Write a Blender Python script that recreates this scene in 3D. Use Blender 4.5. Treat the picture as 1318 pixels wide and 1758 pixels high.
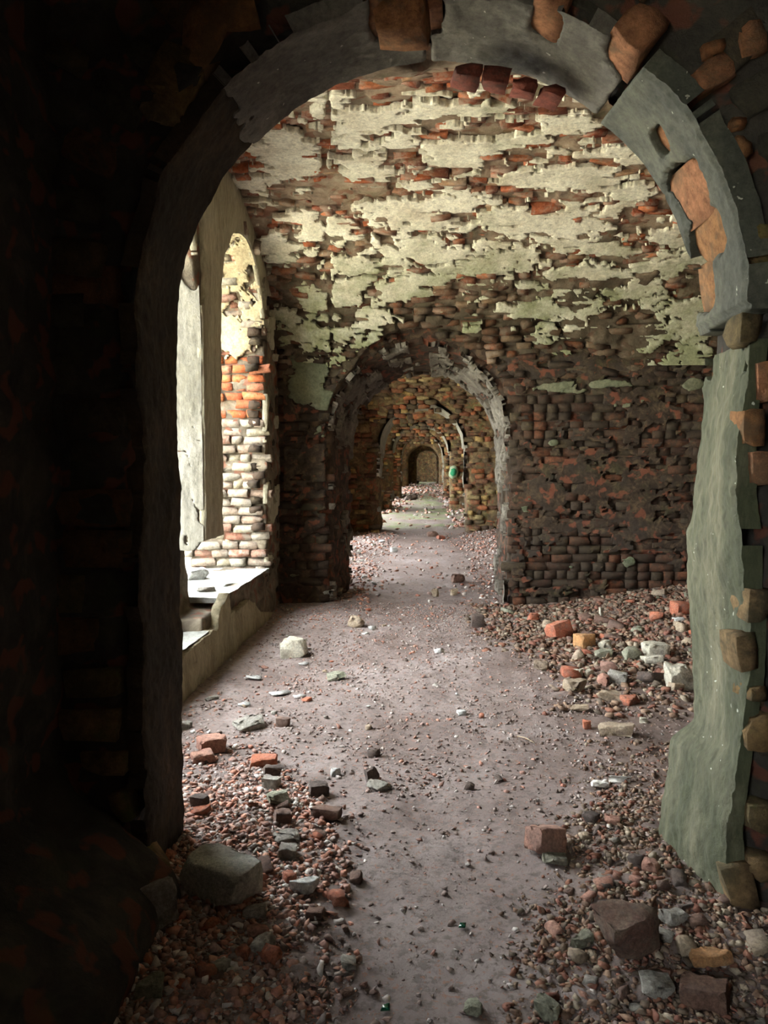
import bpy, bmesh, math, random
import numpy as np
from mathutils import Matrix, Vector

for _o in list(bpy.data.objects):
    bpy.data.objects.remove(_o)
SC = bpy.context.scene
COL = SC.collection
RNG = np.random.default_rng(7)
random.seed(7)

# ------------------------------------------------------------------ camera
F = 1320.0                       # focal length in pixels of the 1318 x 1758 frame
W, H = 1318, 1758
CAM = np.array([0.0, 0.0, 1.5])
YAW = math.atan(68 / 1320.0)     # the corridor's vanishing point sits right of the centre
PITCH = math.atan(73 / 1320.0)
cam_data = bpy.data.cameras.new('camera')
cam = bpy.data.objects.new('camera', cam_data)
COL.objects.link(cam)
cam.location = CAM
cam.rotation_euler = (math.radians(90) - PITCH, 0, YAW)
cam_data.sensor_fit = 'VERTICAL'
cam_data.sensor_height = 36
cam_data.lens = 36 * F / H
cam_data.clip_start = 0.05
SC.camera = cam

# ------------------------------------------------------------------ light
SC.view_settings.view_transform = 'Standard'
SC.view_settings.look = 'None'
SC.view_settings.gamma = 1.0
SC.view_settings.use_curve_mapping = False
SC.view_settings.exposure = 0.95
SKY = 12.0
world = bpy.data.worlds.new('world')
SC.world = world
world.use_nodes = True
wn = world.node_tree.nodes
bgn = wn['Background']
bgn.inputs['Color'].default_value = (0.93, 0.97, 1.0, 1)
bgn.inputs['Strength'].default_value = SKY

X_IN, X_OUT = -1.6, -2.4         # inner and outer face of the window wall
X_R = 4.2                        # blind side wall
# arch walls: front y, back y, front (x0, r, zc), back (x0, r, zc)
ARCH = [
    (2.50, 2.92, (0.04, 1.01, 2.018), (0.04, 1.01, 2.018)),
    (8.50, 9.50, (-0.06, 0.98, 1.91), (0.0, 0.90, 1.76)),
    (16.3, 17.2, (-0.04, 0.93, 2.01), (0.0, 0.90, 1.95)),
    (23.5, 24.4, (-0.10, 0.90, 2.04), (-0.08, 0.88, 2.0)),
    (31.0, 31.9, (-0.06, 0.86, 2.08), (-0.06, 0.85, 2.05)),
    (39.0, 40.0, (0.0, 0.79, 1.95), (0.0, 0.77, 1.92)),
    (46.5, 47.4, (0.15, 0.58, 2.05), (0.15, 0.58, 2.05)),
]
# windows of each bay: (centre y, half width, spring z)
WIN = {0: [(4.43, 1.10, 2.50), (6.88, 0.88, 2.70)],
       1: [(11.3, 0.88, 2.70), (14.0, 0.95, 2.70)],
       2: [(19.0, 0.9, 2.70), (21.4, 0.9, 2.70)],
       3: [(26.3, 0.9, 2.70), (28.9, 0.9, 2.70)],
       4: [(34.0, 0.8, 2.70), (36.8, 0.9, 2.70)],
       5: [(42.5, 0.8, 2.70)],
       6: [(49.6, 0.9, 2.70), (52.6, 0.9, 2.70)]}


def portal(y, hw, z0, z1, x=X_OUT - 0.12):
    d = bpy.data.lights.new('daylight_portal', 'AREA')
    d.shape = 'RECTANGLE'
    d.size = hw * 2 + 0.15
    d.size_y = z1 - z0
    d.cycles.is_portal = True
    o = bpy.data.objects.new('daylight_portal', d)
    COL.objects.link(o)
    o.matrix_world = Matrix(((0, 0, -1, x), (1, 0, 0, y), (0, -1, 0, (z0 + z1) / 2), (0, 0, 0, 1)))


# sun high over the earth-covered roof: it lights the courtyard ground outside, not the rooms
sun_d = bpy.data.lights.new('sun', 'SUN')
sun_d.energy = 60.0
sun_d.angle = math.radians(6)
sun_d.color = (1.0, 0.96, 0.88)
sun = bpy.data.objects.new('sun', sun_d)
COL.objects.link(sun)
sun.rotation_euler = Vector((-0.62, 0.15, -0.77)).to_track_quat('-Z', 'Y').to_euler()

for _b, _ws in WIN.items():
    for (_y, _hw, _zs) in _ws:
        portal(_y, _hw, 0.2, _zs + _hw + 0.05)
portal(-2.2, 1.1, 0.8, 3.0, -1.75)  # unseen window behind the camera, added to light the foreground

# ------------------------------------------------------------------ projection helpers
_R = np.array(cam.rotation_euler.to_matrix())


def project(P):
    q = (np.atleast_2d(P) - CAM) @ _R
    d = np.maximum(-q[:, 2], 1e-6)
    return W / 2 + F * q[:, 0] / d, H / 2 - F * q[:, 1] / d, -q[:, 2]


def ray(px, py):
    v = _R @ np.array([(px - W / 2) / F, -(py - H / 2) / F, -1.0])
    return v / np.linalg.norm(v)


def hit_plane(px, py, axis, val):
    r = ray(px, py)
    return CAM + r * ((val - CAM[axis]) / r[axis])


# ------------------------------------------------------------------ noise
def _hash(ix, iy, iz, seed):
    h = (ix.astype(np.uint32) * np.uint32(374761393) + iy.astype(np.uint32) * np.uint32(668265263)
         + iz.astype(np.uint32) * np.uint32(2147483647) + np.uint32((seed * 974711 + 12345) & 0xffffffff))
    h = (h ^ (h >> np.uint32(13))) * np.uint32(1274126177)
    h = (h ^ (h >> np.uint32(16))) * np.uint32(2246822519)
    return ((h ^ (h >> np.uint32(15))) & np.uint32(0xffffff)).astype(np.float32) / float(0xffffff)


def vnoise(P, seed=0):
    i = np.floor(P).astype(np.int64)
    f = (P - i).astype(np.float32)
    f = f * f * (3 - 2 * f)
    i = i & 0xffffffff
    x, y, z = i[:, 0], i[:, 1], i[:, 2]
    r = 0
    for dx in (0, 1):
        wx = f[:, 0] if dx else 1 - f[:, 0]
        for dy in (0, 1):
            wy = f[:, 1] if dy else 1 - f[:, 1]
            for dz in (0, 1):
                wz = f[:, 2] if dz else 1 - f[:, 2]
                r = r + wx * wy * wz * _hash(x + dx, y + dy, z + dz, seed)
    return r * 2 - 1


def fbm(P, freq=1.0, octs=3, seed=0, gain=0.5):
    a, s, t = 1.0, 0.0, 0.0
    for k in range(octs):
        s = s + a * vnoise(P * freq * (2.03 ** k) + 17.3 * k, seed + k)
        t += a
        a *= gain
    return s / t


def cellstep(P, freq, seed=0, warp=0.35):
    """blocky offsets, as broken courses stand proud of one another"""
    Q = P * freq
    Q = Q + warp * np.stack([vnoise(Q * 0.9 + 9, seed + 5), vnoise(Q * 0.9 + 31, seed + 6), vnoise(Q * 0.9 + 57, seed + 7)], 1)
    i = np.floor(Q).astype(np.int64) & 0xffffffff
    return _hash(i[:, 0], i[:, 1], i[:, 2], seed) * 2 - 1


def sstep(a, b, x):
    t = np.clip((x - a) / (b - a), 0, 1)
    return t * t * (3 - 2 * t)


# ------------------------------------------------------------------ mesh helpers
def mk_mesh(name, V, faces, smooth=False):
    """faces: list of integer arrays, each (n, 3) or (n, 4)"""
    me = bpy.data.meshes.new(name)
    V = np.asarray(V, dtype=np.float32)
    me.vertices.add(len(V))
    me.vertices.foreach_set('co', V.ravel())
    faces = [np.asarray(f) for f in faces if len(f)]
    nl = sum(f.size for f in faces)
    nf = sum(len(f) for f in faces)
    me.loops.add(nl)
    me.polygons.add(nf)
    me.loops.foreach_set('vertex_index', np.concatenate([f.ravel() for f in faces]).astype(np.int32))
    tot = np.concatenate([np.full(len(f), f.shape[1]) for f in faces])
    st = np.concatenate([[0], np.cumsum(tot)[:-1]])
    me.polygons.foreach_set('loop_start', st.astype(np.int32))
    me.polygons.foreach_set('loop_total', tot.astype(np.int32))
    if smooth:
        me.polygons.foreach_set('use_smooth', np.ones(nf, dtype=bool))
    me.update(calc_edges=True)
    return me


def mk_obj(name, me, mat=None, parent=None, kind=None, label=None, cat=None, group=None):
    o = bpy.data.objects.new(name, me)
    COL.objects.link(o)
    if mat is not None and me is not None and not me.materials:
        me.materials.append(mat)
    if parent is not None:
        o.parent = parent
    if kind:
        o['kind'] = kind
    if label:
        o['label'] = label
    if cat:
        o['category'] = cat
    if group:
        o['group'] = group
    return o


def surface_nets(sdf, lo, hi, h, noise=None, band=0.16):
    lo, hi = np.array(lo, float), np.array(hi, float)
    n = np.ceil((hi - lo) / h).astype(int) + 1
    ax = [lo[k] + np.arange(n[k]) * h for k in range(3)]
    G = np.stack(np.meshgrid(*ax, indexing='ij'), -1).reshape(-1, 3)
    v = sdf(G).astype(np.float32)
    if noise is not None:
        m = np.abs(v) < band
        v[m] += noise(G[m]).astype(np.float32)
    v = v.reshape(n)
    s = v < 0
    cn = n - 1
    cnt = np.zeros(cn, np.int32)
    acc = np.zeros(tuple(cn) + (3,), np.float32)
    for a in range(3):
        b, c = [k for k in range(3) if k != a]
        for ob in (0, 1):
            for oc in (0, 1):
                sl0, sl1 = [None] * 3, [None] * 3
                sl0[a], sl1[a] = slice(0, cn[a]), slice(1, cn[a] + 1)
                sl0[b] = sl1[b] = slice(ob, ob + cn[b])
                sl0[c] = sl1[c] = slice(oc, oc + cn[c])
                v0, v1 = v[tuple(sl0)], v[tuple(sl1)]
                cr = (v0 < 0) != (v1 < 0)
                t = np.where(cr, v0 / np.where(cr, v0 - v1, 1), 0)
                cnt += cr
                acc[..., a] += np.where(cr, t, 0)
                acc[..., b] += cr * ob
                acc[..., c] += cr * oc
    act = cnt > 0
    idx = -np.ones(cn, np.int64)
    idx[act] = np.arange(act.sum())
    base = np.stack(np.nonzero(act), -1)
    V = lo + h * (base + acc[act] / cnt[act][:, None])
    quads = []
    for a in range(3):
        b, c = (a + 1) % 3, (a + 2) % 3
        sl0, sl1 = [slice(1, -1)] * 3, [slice(1, -1)] * 3
        sl0[a], sl1[a] = slice(0, cn[a]), slice(1, cn[a] + 1)
        s0, s1 = s[tuple(sl0)], s[tuple(sl1)]
        e = np.stack(np.nonzero(s0 != s1), -1)
        if not len(e):
            continue
        flip = s0[tuple(e.T)]
        e[:, b] += 1
        e[:, c] += 1
        q = []
        for db, dc in ((-1, -1), (0, -1), (0, 0), (-1, 0)):
            k = e.copy()
            k[:, b] += db
            k[:, c] += dc
            q.append(idx[tuple(k.T)])
        q = np.stack(q, 1)
        q[~flip] = q[~flip][:, ::-1]
        quads.append(q)
    return V, np.concatenate(quads)


def clip_sheet(P, f, nu, nv):
    """triangulate an nu x nv grid, keep f > 0; returns V, tris, rim edges (a, b), source weights"""
    ii = np.arange(nu * nv).reshape(nu, nv)
    a, b, c, d = ii[:-1, :-1].ravel(), ii[1:, :-1].ravel(), ii[1:, 1:].ravel(), ii[:-1, 1:].ravel()
    T = np.concatenate([np.stack([a, b, c], 1), np.stack([a, c, d], 1)])
    ins = f > 0
    k = ins[T].sum(1)
    out = [T[k == 3]]
    N = nu * nv
    cut_keys, cut_tri = [], []
    rims = []
    new = []
    # one inside
    for want, kk in ((True, 1), (False, 2)):
        S = T[k == kk]
        if len(S):
            w = np.argmax(ins[S] == want, 1)
            S = np.stack([S[np.arange(len(S)), (w + j) % 3] for j in range(3)], 1)
        new.append(S)
    E = np.concatenate([np.concatenate([new[0][:, [0, 1]], new[0][:, [0, 2]]]),
                        np.concatenate([new[1][:, [0, 1]], new[1][:, [0, 2]]])]) if (len(new[0]) or len(new[1])) else np.zeros((0, 2), int)
    Es = np.sort(E, 1)
    key, inv = np.unique(Es[:, 0].astype(np.int64) * N + Es[:, 1], return_inverse=True)
    e0, e1 = key // N, key % N
    t = (f[e0] / (f[e0] - f[e1] + 1e-12))[:, None]
    Vn = P[e0] * (1 - t) + P[e1] * t
    V = np.concatenate([P, Vn])
    fn = np.concatenate([f, np.zeros(len(Vn))])
    inv = inv.ravel() + N
    n1, n2 = len(new[0]), len(new[1])
    a1, b1 = inv[:n1], inv[n1:2 * n1]
    a2, b2 = inv[2 * n1:2 * n1 + n2], inv[2 * n1 + n2:]
    if n1:
        out.append(np.stack([new[0][:, 0], a1, b1], 1))
        rims.append(np.stack([a1, b1], 1))
    if n2:
        out.append(np.stack([a2, new[1][:, 1], new[1][:, 2]], 1))
        out.append(np.stack([a2, new[1][:, 2], b2], 1))
        rims.append(np.stack([b2, a2], 1))
    T = np.concatenate(out)
    R = np.concatenate(rims) if rims else np.zeros((0, 2), int)
    used = np.unique(T)
    m = -np.ones(len(V), np.int64)
    m[used] = np.arange(len(used))
    return V[used], m[T], m[R], fn[used], used


def components(n, T):
    lab = np.arange(n)
    E = np.concatenate([T[:, [0, 1]], T[:, [1, 2]]])
    for _ in range(200):
        l0, l1 = lab[E[:, 0]], lab[E[:, 1]]
        m = np.minimum(l0, l1)
        new = lab.copy()
        np.minimum.at(new, l0, m)
        np.minimum.at(new, l1, m)
        new = new[new]
        new = new[new]
        if (new == lab).all():
            break
        lab = new
    return lab


def plaster(parent, S, u0, u1, v0, v1, step, field, thick, mat, keep=24, name='plaster_patch', rough=0.012, seed=0, label=None, minpx=60):
    """sheets of plaster lying on surface S(u, v), ragged outline where field > 0, real thickness"""
    nu, nv = int((u1 - u0) / step) + 2, int((v1 - v0) / step) + 2
    U, Vv = np.meshgrid(np.linspace(u0, u1, nu), np.linspace(v0, v1, nv), indexing='ij')
    U, Vv = U.ravel(), Vv.ravel()
    P, N = S(U, Vv)
    f = field(U, Vv, P)
    f = f + 0.0
    f[np.abs(f) < 1e-6] = 1e-6
    PN = np.concatenate([P, N], 1)
    Q, T, R, fq, _ = clip_sheet(PN, f, nu, nv)
    P, N = Q[:, :3], Q[:, 3:]
    th = thick * (0.8 + 0.2 * sstep(0, 0.15, fq)) + rough * fbm(P, 5, 4, seed + 3) + 0.3 * rough * fbm(P, 30, 2, seed + 8)
    top = P + N * th[:, None]
    lab = components(len(P), T)
    # skirt
    n = len(P)
    rv = np.unique(R)
    m = -np.ones(n, np.int64)
    m[rv] = np.arange(len(rv)) + n
    bot = P[rv] - N[rv] * 0.03
    Vall = np.concatenate([top, bot])
    SK = np.stack([R[:, 1], R[:, 0], m[R[:, 0]], m[R[:, 1]]], 1)
    laball = np.concatenate([lab, lab[rv]])
    ids, cnt = np.unique(lab[T[:, 0]], return_counts=True)
    order = ids[np.argsort(-cnt)]
    cs = np.sort(-cnt)
    rest = []
    objs = []
    for r, i in enumerate(order):
        px, py, _d = project(P[lab == i][:1])
        if r < keep and -cs[r] > minpx:
            groups = [np.array([i])]
        else:
            rest = order[r:]
            break
        objs.append(_sub(parent, Vall, T, SK, laball, groups[0], name, mat, label, None))
    if len(rest):
        _sub(parent, Vall, T, SK, laball, rest, 'plaster_crumbs', mat, None, 'stuff')
    return objs


def _sub(parent, V, T, SK, lab, which, name, mat, label, kind):
    sel = np.isin(lab, which)
    m = -np.ones(len(V), np.int64)
    m[sel] = np.arange(sel.sum())
    T2 = m[T[sel[T[:, 0]]]]
    S2 = m[SK[sel[SK[:, 0]]]] if len(SK) else np.zeros((0, 4), int)
    me = mk_mesh(name, V[sel], [T2, S2])
    return mk_obj(name, me, mat, parent, kind, label)


# ---- pieces: pools of irregular shapes, 12 to 60 triangles each
def brick_shape(rnd, rough=0.05, rnd_corner=0.06, chips=2):
    bm = bmesh.new()
    bmesh.ops.create_cube(bm, size=1.0)
    bmesh.ops.subdivide_edges(bm, edges=bm.edges[:], cuts=1, use_grid_fill=True)
    for v in bm.verts:
        k = sum(abs(c) > 0.4 for c in v.co)
        if k == 3:
            v.co *= 1 - rnd_corner * rnd.uniform(0.5, 2.4)
        elif k == 2:
            v.co *= 1 - rnd_corner * rnd.uniform(0.0, 1.2)
        v.co += Vector([rnd.uniform(-rough, rough) for _ in range(3)])
    corners = [v for v in bm.verts if sum(abs(c) > 0.33 for c in v.co) == 3]
    for v in rnd.sample(corners, min(chips, len(corners))):
        v.co *= rnd.uniform(0.72, 0.88)
    bmesh.ops.triangulate(bm, faces=bm.faces[:])
    V = np.array([v.co[:] for v in bm.verts])
    T = np.array([[v.index for v in f.verts] for f in bm.faces])
    bm.free()
    return V, T


def rock_shape(rnd, n=10, boxy=0.5):
    bm = bmesh.new()
    for _ in range(n):
        p = Vector([rnd.gauss(0, 1) for _ in range(3)]).normalized()
        q = p / max(abs(c) for c in p)
        p = p.lerp(q * 0.8, boxy) * rnd.uniform(0.85, 1.05) * 0.5
        bm.verts.new(p)
    r = bmesh.ops.convex_hull(bm, input=bm.verts[:])
    bmesh.ops.delete(bm, geom=[v for v in bm.verts if not v.link_faces], context='VERTS')
    bm.verts.index_update()
    V = np.array([v.co[:] for v in bm.verts])
    T = np.array([[v.index for v in f.verts] for f in bm.faces])
    bm.free()
    return V, T


_r = random.Random(3)
BRICKS = [brick_shape(_r) for _ in range(14)]
FLAT = [brick_shape(_r, 0.025, 0.02, 1) for _ in range(16)]
WORN = [brick_shape(_r, 0.05, 0.035, 2) for _ in range(18)]
ROCKS = [rock_shape(_r, _r.choice((8, 9, 10, 12)), _r.uniform(0.1, 0.8)) for _ in range(24)]
_pool_me = {}


def pool_mesh(pool, k, mat):
    key = (id(pool), k, mat.name)
    if key not in _pool_me:
        V, T = pool[k]
        me = mk_mesh('piece', V, [T])
        me.materials.append(mat)
        _pool_me[key] = me
    return _pool_me[key]


def merged(name, pool, ks, M, mat, parent=None, kind='stuff', label=None, cat=None):
    """M: (n, 3, 4) matrices"""
    Vs, Ts, off = [], [], 0
    for k in range(len(pool)):
        sel = np.nonzero(ks == k)[0]
        if not len(sel):
            continue
        V, T = pool[k]
        Q = np.einsum('nij,vj->nvi', M[sel][:, :, :3], V) + M[sel][:, None, :, 3]
        Vs.append(Q.reshape(-1, 3))
        Ts.append((T[None] + (np.arange(len(sel)) * len(V))[:, None, None] + off).reshape(-1, 3))
        off += len(sel) * len(V)
    if not Vs:
        return None
    me = mk_mesh(name, np.concatenate(Vs), [np.concatenate(Ts)])
    return mk_obj(name, me, mat, parent, kind, label, cat)


def pieces(parent, pool, M, mat, name='brick', most=290, rest='brickwork', minsize=7.0):
    """the pieces that show largest in the frame become parts of their own, the rest one part"""
    if not len(M):
        return
    M = np.asarray(M)
    ks = RNG.integers(0, len(pool), len(M))
    px, py, d = project(M[:, :, 3])
    size = F * np.linalg.norm(M[:, :, 0], axis=1) / np.maximum(d, 0.1)
    score = np.where((d > 0.3) & (px > -20) & (px < W + 20) & (py > -20) & (py < H + 20), size, 0)
    order = np.argsort(-score)
    top = [i for i in order[:most] if score[i] > minsize]
    for i in top:
        o = bpy.data.objects.new(name, pool_mesh(pool, ks[i], mat))
        COL.objects.link(o)
        o.parent = parent
        o.matrix_world = Matrix([list(M[i][0]), list(M[i][1]), list(M[i][2]), [0, 0, 0, 1]])
    left = np.setdiff1d(np.arange(len(M)), top)
    if len(left):
        merged(rest, pool, ks[left], M[left], mat, parent)


def frames(P, N, T, sx, sy, sz, tilt=0.05):
    """matrices with x along T, z along N"""
    n = len(P)
    N = N + RNG.normal(0, tilt, (n, 3))
    N /= np.linalg.norm(N, axis=1)[:, None]
    T = T + RNG.normal(0, tilt * 0.6, (n, 3))
    T = T - N * (T * N).sum(1)[:, None]
    T /= np.linalg.norm(T, axis=1)[:, None]
    B = np.cross(N, T)
    return np.stack([T * sx[:, None], B * sy[:, None], N * sz[:, None], P], -1)


def courses(S, u0, u1, v0, v1, ch, lens, keep, proud=(-0.035, 0.012), gap=0.012, depth=0.12, miss=0.06, tilt=0.03, swap=False):
    """bricks in courses: u runs along a course, v across the courses"""
    us, vs, ls, hs = [], [], [], []
    v = v0 + ch / 2
    r = random.Random(int(u0 * 31 + v0 * 77 + 5))
    while v < v1 + ch * 0.3:
        u = u0 - r.uniform(0, lens[0])
        while u < u1:
            L = r.choice(lens) * r.uniform(0.86, 1.1)
            if r.random() > miss and u + L / 2 > u0 - 0.03 and u + L / 2 < u1 + 0.03:
                us.append(u + L / 2)
                vs.append(v + r.uniform(-0.006, 0.006))
                ls.append(L - gap)
                hs.append(ch - gap)
            u += L
        v += ch * r.uniform(0.93, 1.07)
    us, vs, ls, hs = map(np.array, (us, vs, ls, hs))
    P, N = S(us, vs)
    P2, _ = S(us + 0.01, vs)
    T = (P2 - P) / 0.01
    k = keep(us, vs, P)
    us, vs, ls, hs, P, N, T = [a[k] for a in (us, vs, ls, hs, P, N, T)]
    off = RNG.uniform(proud[0], proud[1], len(us)) + 0.02 * fbm(P, 1.3, 2, 41)
    C = P + N * (off - depth / 2)[:, None]
    return frames(C, N, T, ls, hs, np.full(len(us), depth), tilt)


# ------------------------------------------------------------------ materials
def new_mat(name):
    m = bpy.data.materials.new(name)
    m.use_nodes = True
    nt = m.node_tree
    b = nt.nodes['Principled BSDF']
    b.inputs['Roughness'].default_value = 0.9
    b.inputs['Specular IOR Level'].default_value = 0.25
    return m, nt, b


class NT:
    def __init__(s, nt):
        s.nt = nt

    def n(s, t, **kw):
        x = s.nt.nodes.new(t)
        for k, v in kw.items():
            setattr(x, k, v)
        return x

    def l(s, a, b):
        s.nt.links.new(a, b)

    def pos(s):
        return s.n('ShaderNodeNewGeometry').outputs['Position']

    def noise(s, vec, scale, detail=4, rough=0.6, dist=0.0, off=0.0):
        x = s.n('ShaderNodeTexNoise')
        x.inputs['Scale'].default_value = scale
        x.inputs['Detail'].default_value = detail
        x.inputs['Roughness'].default_value = rough
        x.inputs['Distortion'].default_value = dist
        if off or isinstance(vec, tuple):
            mp = s.n('ShaderNodeMapping')
            if isinstance(vec, tuple):
                vec, sc = vec
                mp.inputs['Scale'].default_value = sc
            mp.inputs['Location'].default_value = (off, off * 1.7, off * 0.6)
            s.l(vec, mp.inputs['Vector'])
            vec = mp.outputs[0]
        s.l(vec, x.inputs['Vector'])
        return x.outputs['Fac']

    def ramp(s, fac, stops, interp='LINEAR'):
        x = s.n('ShaderNodeValToRGB')
        x.color_ramp.interpolation = interp
        el = x.color_ramp.elements
        while len(el) < len(stops):
            el.new(0.5)
        for e, (p, c) in zip(el, stops):
            e.position = p
            e.color = tuple(c) + (1,) if len(c) == 3 else c
        if fac is not None:
            s.l(fac, x.inputs[0])
        return x.outputs[0]

    def mix(s, fac, a, b, mode='MIX'):
        x = s.n('ShaderNodeMix', data_type='RGBA', blend_type=mode)
        if isinstance(fac, (int, float)):
            x.inputs[0].default_value = fac
        else:
            s.l(fac, x.inputs[0])
        for k, v in ((6, a), (7, b)):
            if isinstance(v, tuple):
                x.inputs[k].default_value = v + (1,)
            else:
                s.l(v, x.inputs[k])
        return x.outputs[2]

    def math(s, op, a, b=0.0, clamp=False):
        x = s.n('ShaderNodeMath', operation=op, use_clamp=clamp)
        for k, v in ((0, a), (1, b)):
            if isinstance(v, (int, float)):
                x.inputs[k].default_value = v
            else:
                s.l(v, x.inputs[k])
        return x.outputs[0]

    def rnd(s):
        a = s.n('ShaderNodeObjectInfo').outputs['Random']
        b = s.n('ShaderNodeNewGeometry').outputs['Random Per Island']
        return s.math('FRACT', s.math('ADD', s.math('MULTIPLY', a, 7.31), b))

    def bump(s, bsdf, h, strength=0.5, dist=0.01):
        x = s.n('ShaderNodeBump')
        x.inputs['Strength'].default_value = strength
        x.inputs['Distance'].default_value = dist
        s.l(h, x.inputs['Height'])
        s.l(x.outputs[0], bsdf.inputs['Normal'])


def sharp(t, fac, lo, hi):
    return t.ramp(fac, [(lo, (0, 0, 0)), (hi, (1, 1, 1))])


def darken_y(t, p, c, y0, y1, col, amt):
    """mixes in a dark tone, broken by noise, towards the far springing of the vault"""
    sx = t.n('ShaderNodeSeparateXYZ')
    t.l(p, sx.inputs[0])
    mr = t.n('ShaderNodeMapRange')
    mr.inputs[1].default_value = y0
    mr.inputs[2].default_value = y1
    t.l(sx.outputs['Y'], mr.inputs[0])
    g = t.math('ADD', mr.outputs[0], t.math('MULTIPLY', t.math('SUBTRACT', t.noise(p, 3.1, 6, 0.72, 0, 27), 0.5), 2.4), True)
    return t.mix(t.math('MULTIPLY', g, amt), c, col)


def mat_core(name, dark, mid, light, moss=0.0, scale=1.0, mosscol=(0.10, 0.13, 0.035), y_dark=None):
    """crumbling mortar and broken rubble"""
    m, nt, b = new_mat(name)
    t = NT(nt)
    p = t.pos()
    c = t.ramp(t.noise(p, 5.5 * scale, 5, 0.7, 0.6), [(0.3, dark), (0.5, mid), (0.7, light)])
    c = t.mix(sharp(t, t.noise(p, 2.2, 3, 0.6, 0, 4), 0.5, 0.62), c, t.mix(0.5, c, (0.055, 0.045, 0.035)))
    red = sharp(t, t.noise(p, 9, 2, 0.5, 0.3, 8), 0.56, 0.62)
    c = t.mix(t.math('MULTIPLY', red, 0.6), c, (0.24, 0.075, 0.04))
    if moss:
        c = t.mix(t.math('MULTIPLY', sharp(t, t.noise(p, 2.7, 5, 0.7, 0, 13), 0.56 - 0.1 * moss, 0.66), min(1, moss * 1.6)), c, mosscol)
    if y_dark:
        c = darken_y(t, p, c, *y_dark)
    t.l(c, b.inputs['Base Color'])
    t.bump(b, t.noise(p, 38, 8, 0.8), 1.0, 0.02)
    return m


def mat_brick(name, cols, dirt, dirt_lo=0.5, dirt_amt=0.8, moss=0.0, bright=1.0, y_dark=None):
    m, nt, b = new_mat(name)
    t = NT(nt)
    p = t.pos()
    n = len(cols)
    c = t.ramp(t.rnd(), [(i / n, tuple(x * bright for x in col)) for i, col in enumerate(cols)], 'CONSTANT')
    v = t.ramp(t.noise(p, 22, 7, 0.8), [(0.3, (0.4, 0.4, 0.4)), (0.7, (1.55, 1.5, 1.4))])
    c = t.mix(1.0, c, v, 'MULTIPLY')
    c = t.mix(t.math('MULTIPLY', sharp(t, t.noise(p, 6.5, 5, 0.7, 0.4, 3), dirt_lo, dirt_lo + 0.12), dirt_amt), c, dirt)
    if moss:
        c = t.mix(t.math('MULTIPLY', sharp(t, t.noise(p, 2.7, 5, 0.7, 0, 13), 0.56 - 0.06 * moss, 0.66), min(0.8, moss * 1.6)), c, (0.10, 0.13, 0.035))
    if y_dark:
        c = darken_y(t, p, c, *y_dark)
    t.l(c, b.inputs['Base Color'])
    t.bump(b, t.noise(p, 45, 7, 0.8), 1.0, 0.014)
    return m


def mat_plaster(name, base, stain, moss=(0.20, 0.23, 0.10), moss_grad=None, stain_lo=0.52, fleck=None, streak=False, rough=0.85):
    m, nt, b = new_mat(name)
    t = NT(nt)
    p = t.pos()
    q = (p, (1, 1, 0.22)) if streak else p
    c = t.mix(sharp(t, t.noise(q, 3.5, 6, 0.7, 0.3), stain_lo - 0.08, stain_lo + 0.14), base, stain)
    c = t.mix(t.math('MULTIPLY', sharp(t, t.noise(q, 16, 5, 0.7, 0, 2), 0.52, 0.7), 0.5), c, tuple(x * 0.55 for x in stain))
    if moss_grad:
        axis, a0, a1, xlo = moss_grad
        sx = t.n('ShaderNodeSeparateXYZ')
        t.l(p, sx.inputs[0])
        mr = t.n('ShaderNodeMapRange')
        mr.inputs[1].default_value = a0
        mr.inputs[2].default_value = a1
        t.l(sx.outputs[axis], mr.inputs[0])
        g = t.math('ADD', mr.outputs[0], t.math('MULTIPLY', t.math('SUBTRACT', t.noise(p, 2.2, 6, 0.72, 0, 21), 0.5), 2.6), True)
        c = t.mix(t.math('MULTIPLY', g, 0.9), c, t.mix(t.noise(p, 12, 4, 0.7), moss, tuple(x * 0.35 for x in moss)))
    if fleck:
        c = t.mix(sharp(t, t.noise(p, 34, 2, 0.5, 0, 5), 0.73, 0.75), c, fleck)
    c = t.mix(1.0, c, t.ramp(t.noise(q, 38, 6, 0.8, 0, 6), [(0.3, (0.62, 0.62, 0.6)), (0.7, (1.35, 1.34, 1.3))]), 'MULTIPLY')
    t.l(c, b.inputs['Base Color'])
    b.inputs['Roughness'].default_value = rough
    t.bump(b, t.noise(p, 30, 8, 0.78), 0.9, 0.012)
    return m


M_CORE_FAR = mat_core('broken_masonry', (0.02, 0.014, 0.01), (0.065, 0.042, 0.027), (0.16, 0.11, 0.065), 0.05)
M_CORE_VAULT = mat_core('vault_masonry', (0.13, 0.085, 0.06), (0.36, 0.26, 0.18), (0.50, 0.40, 0.29), 0.2, y_dark=(6.9, 8.3, (0.055, 0.045, 0.025), 0.85))
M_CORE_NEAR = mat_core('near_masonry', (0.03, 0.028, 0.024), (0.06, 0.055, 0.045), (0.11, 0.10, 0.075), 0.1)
M_CORE_SIDE = mat_core('facade_masonry', (0.09, 0.07, 0.05), (0.20, 0.165, 0.115), (0.34, 0.29, 0.21), 0.0)
M_CORE_DEEP = mat_core('ochre_masonry', (0.05, 0.034, 0.02), (0.16, 0.11, 0.055), (0.38, 0.28, 0.13), 0.2)
RED = [(0.42, 0.12, 0.05), (0.30, 0.085, 0.045), (0.50, 0.17, 0.08), (0.34, 0.17, 0.11), (0.22, 0.07, 0.04), (0.42, 0.25, 0.15), (0.45, 0.14, 0.07)]
DARK = [(0.11, 0.058, 0.036), (0.15, 0.075, 0.045), (0.085, 0.06, 0.042), (0.21, 0.085, 0.045), (0.10, 0.075, 0.05), (0.13, 0.10, 0.06), (0.085, 0.045, 0.03), (0.12, 0.07, 0.045)]
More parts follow.
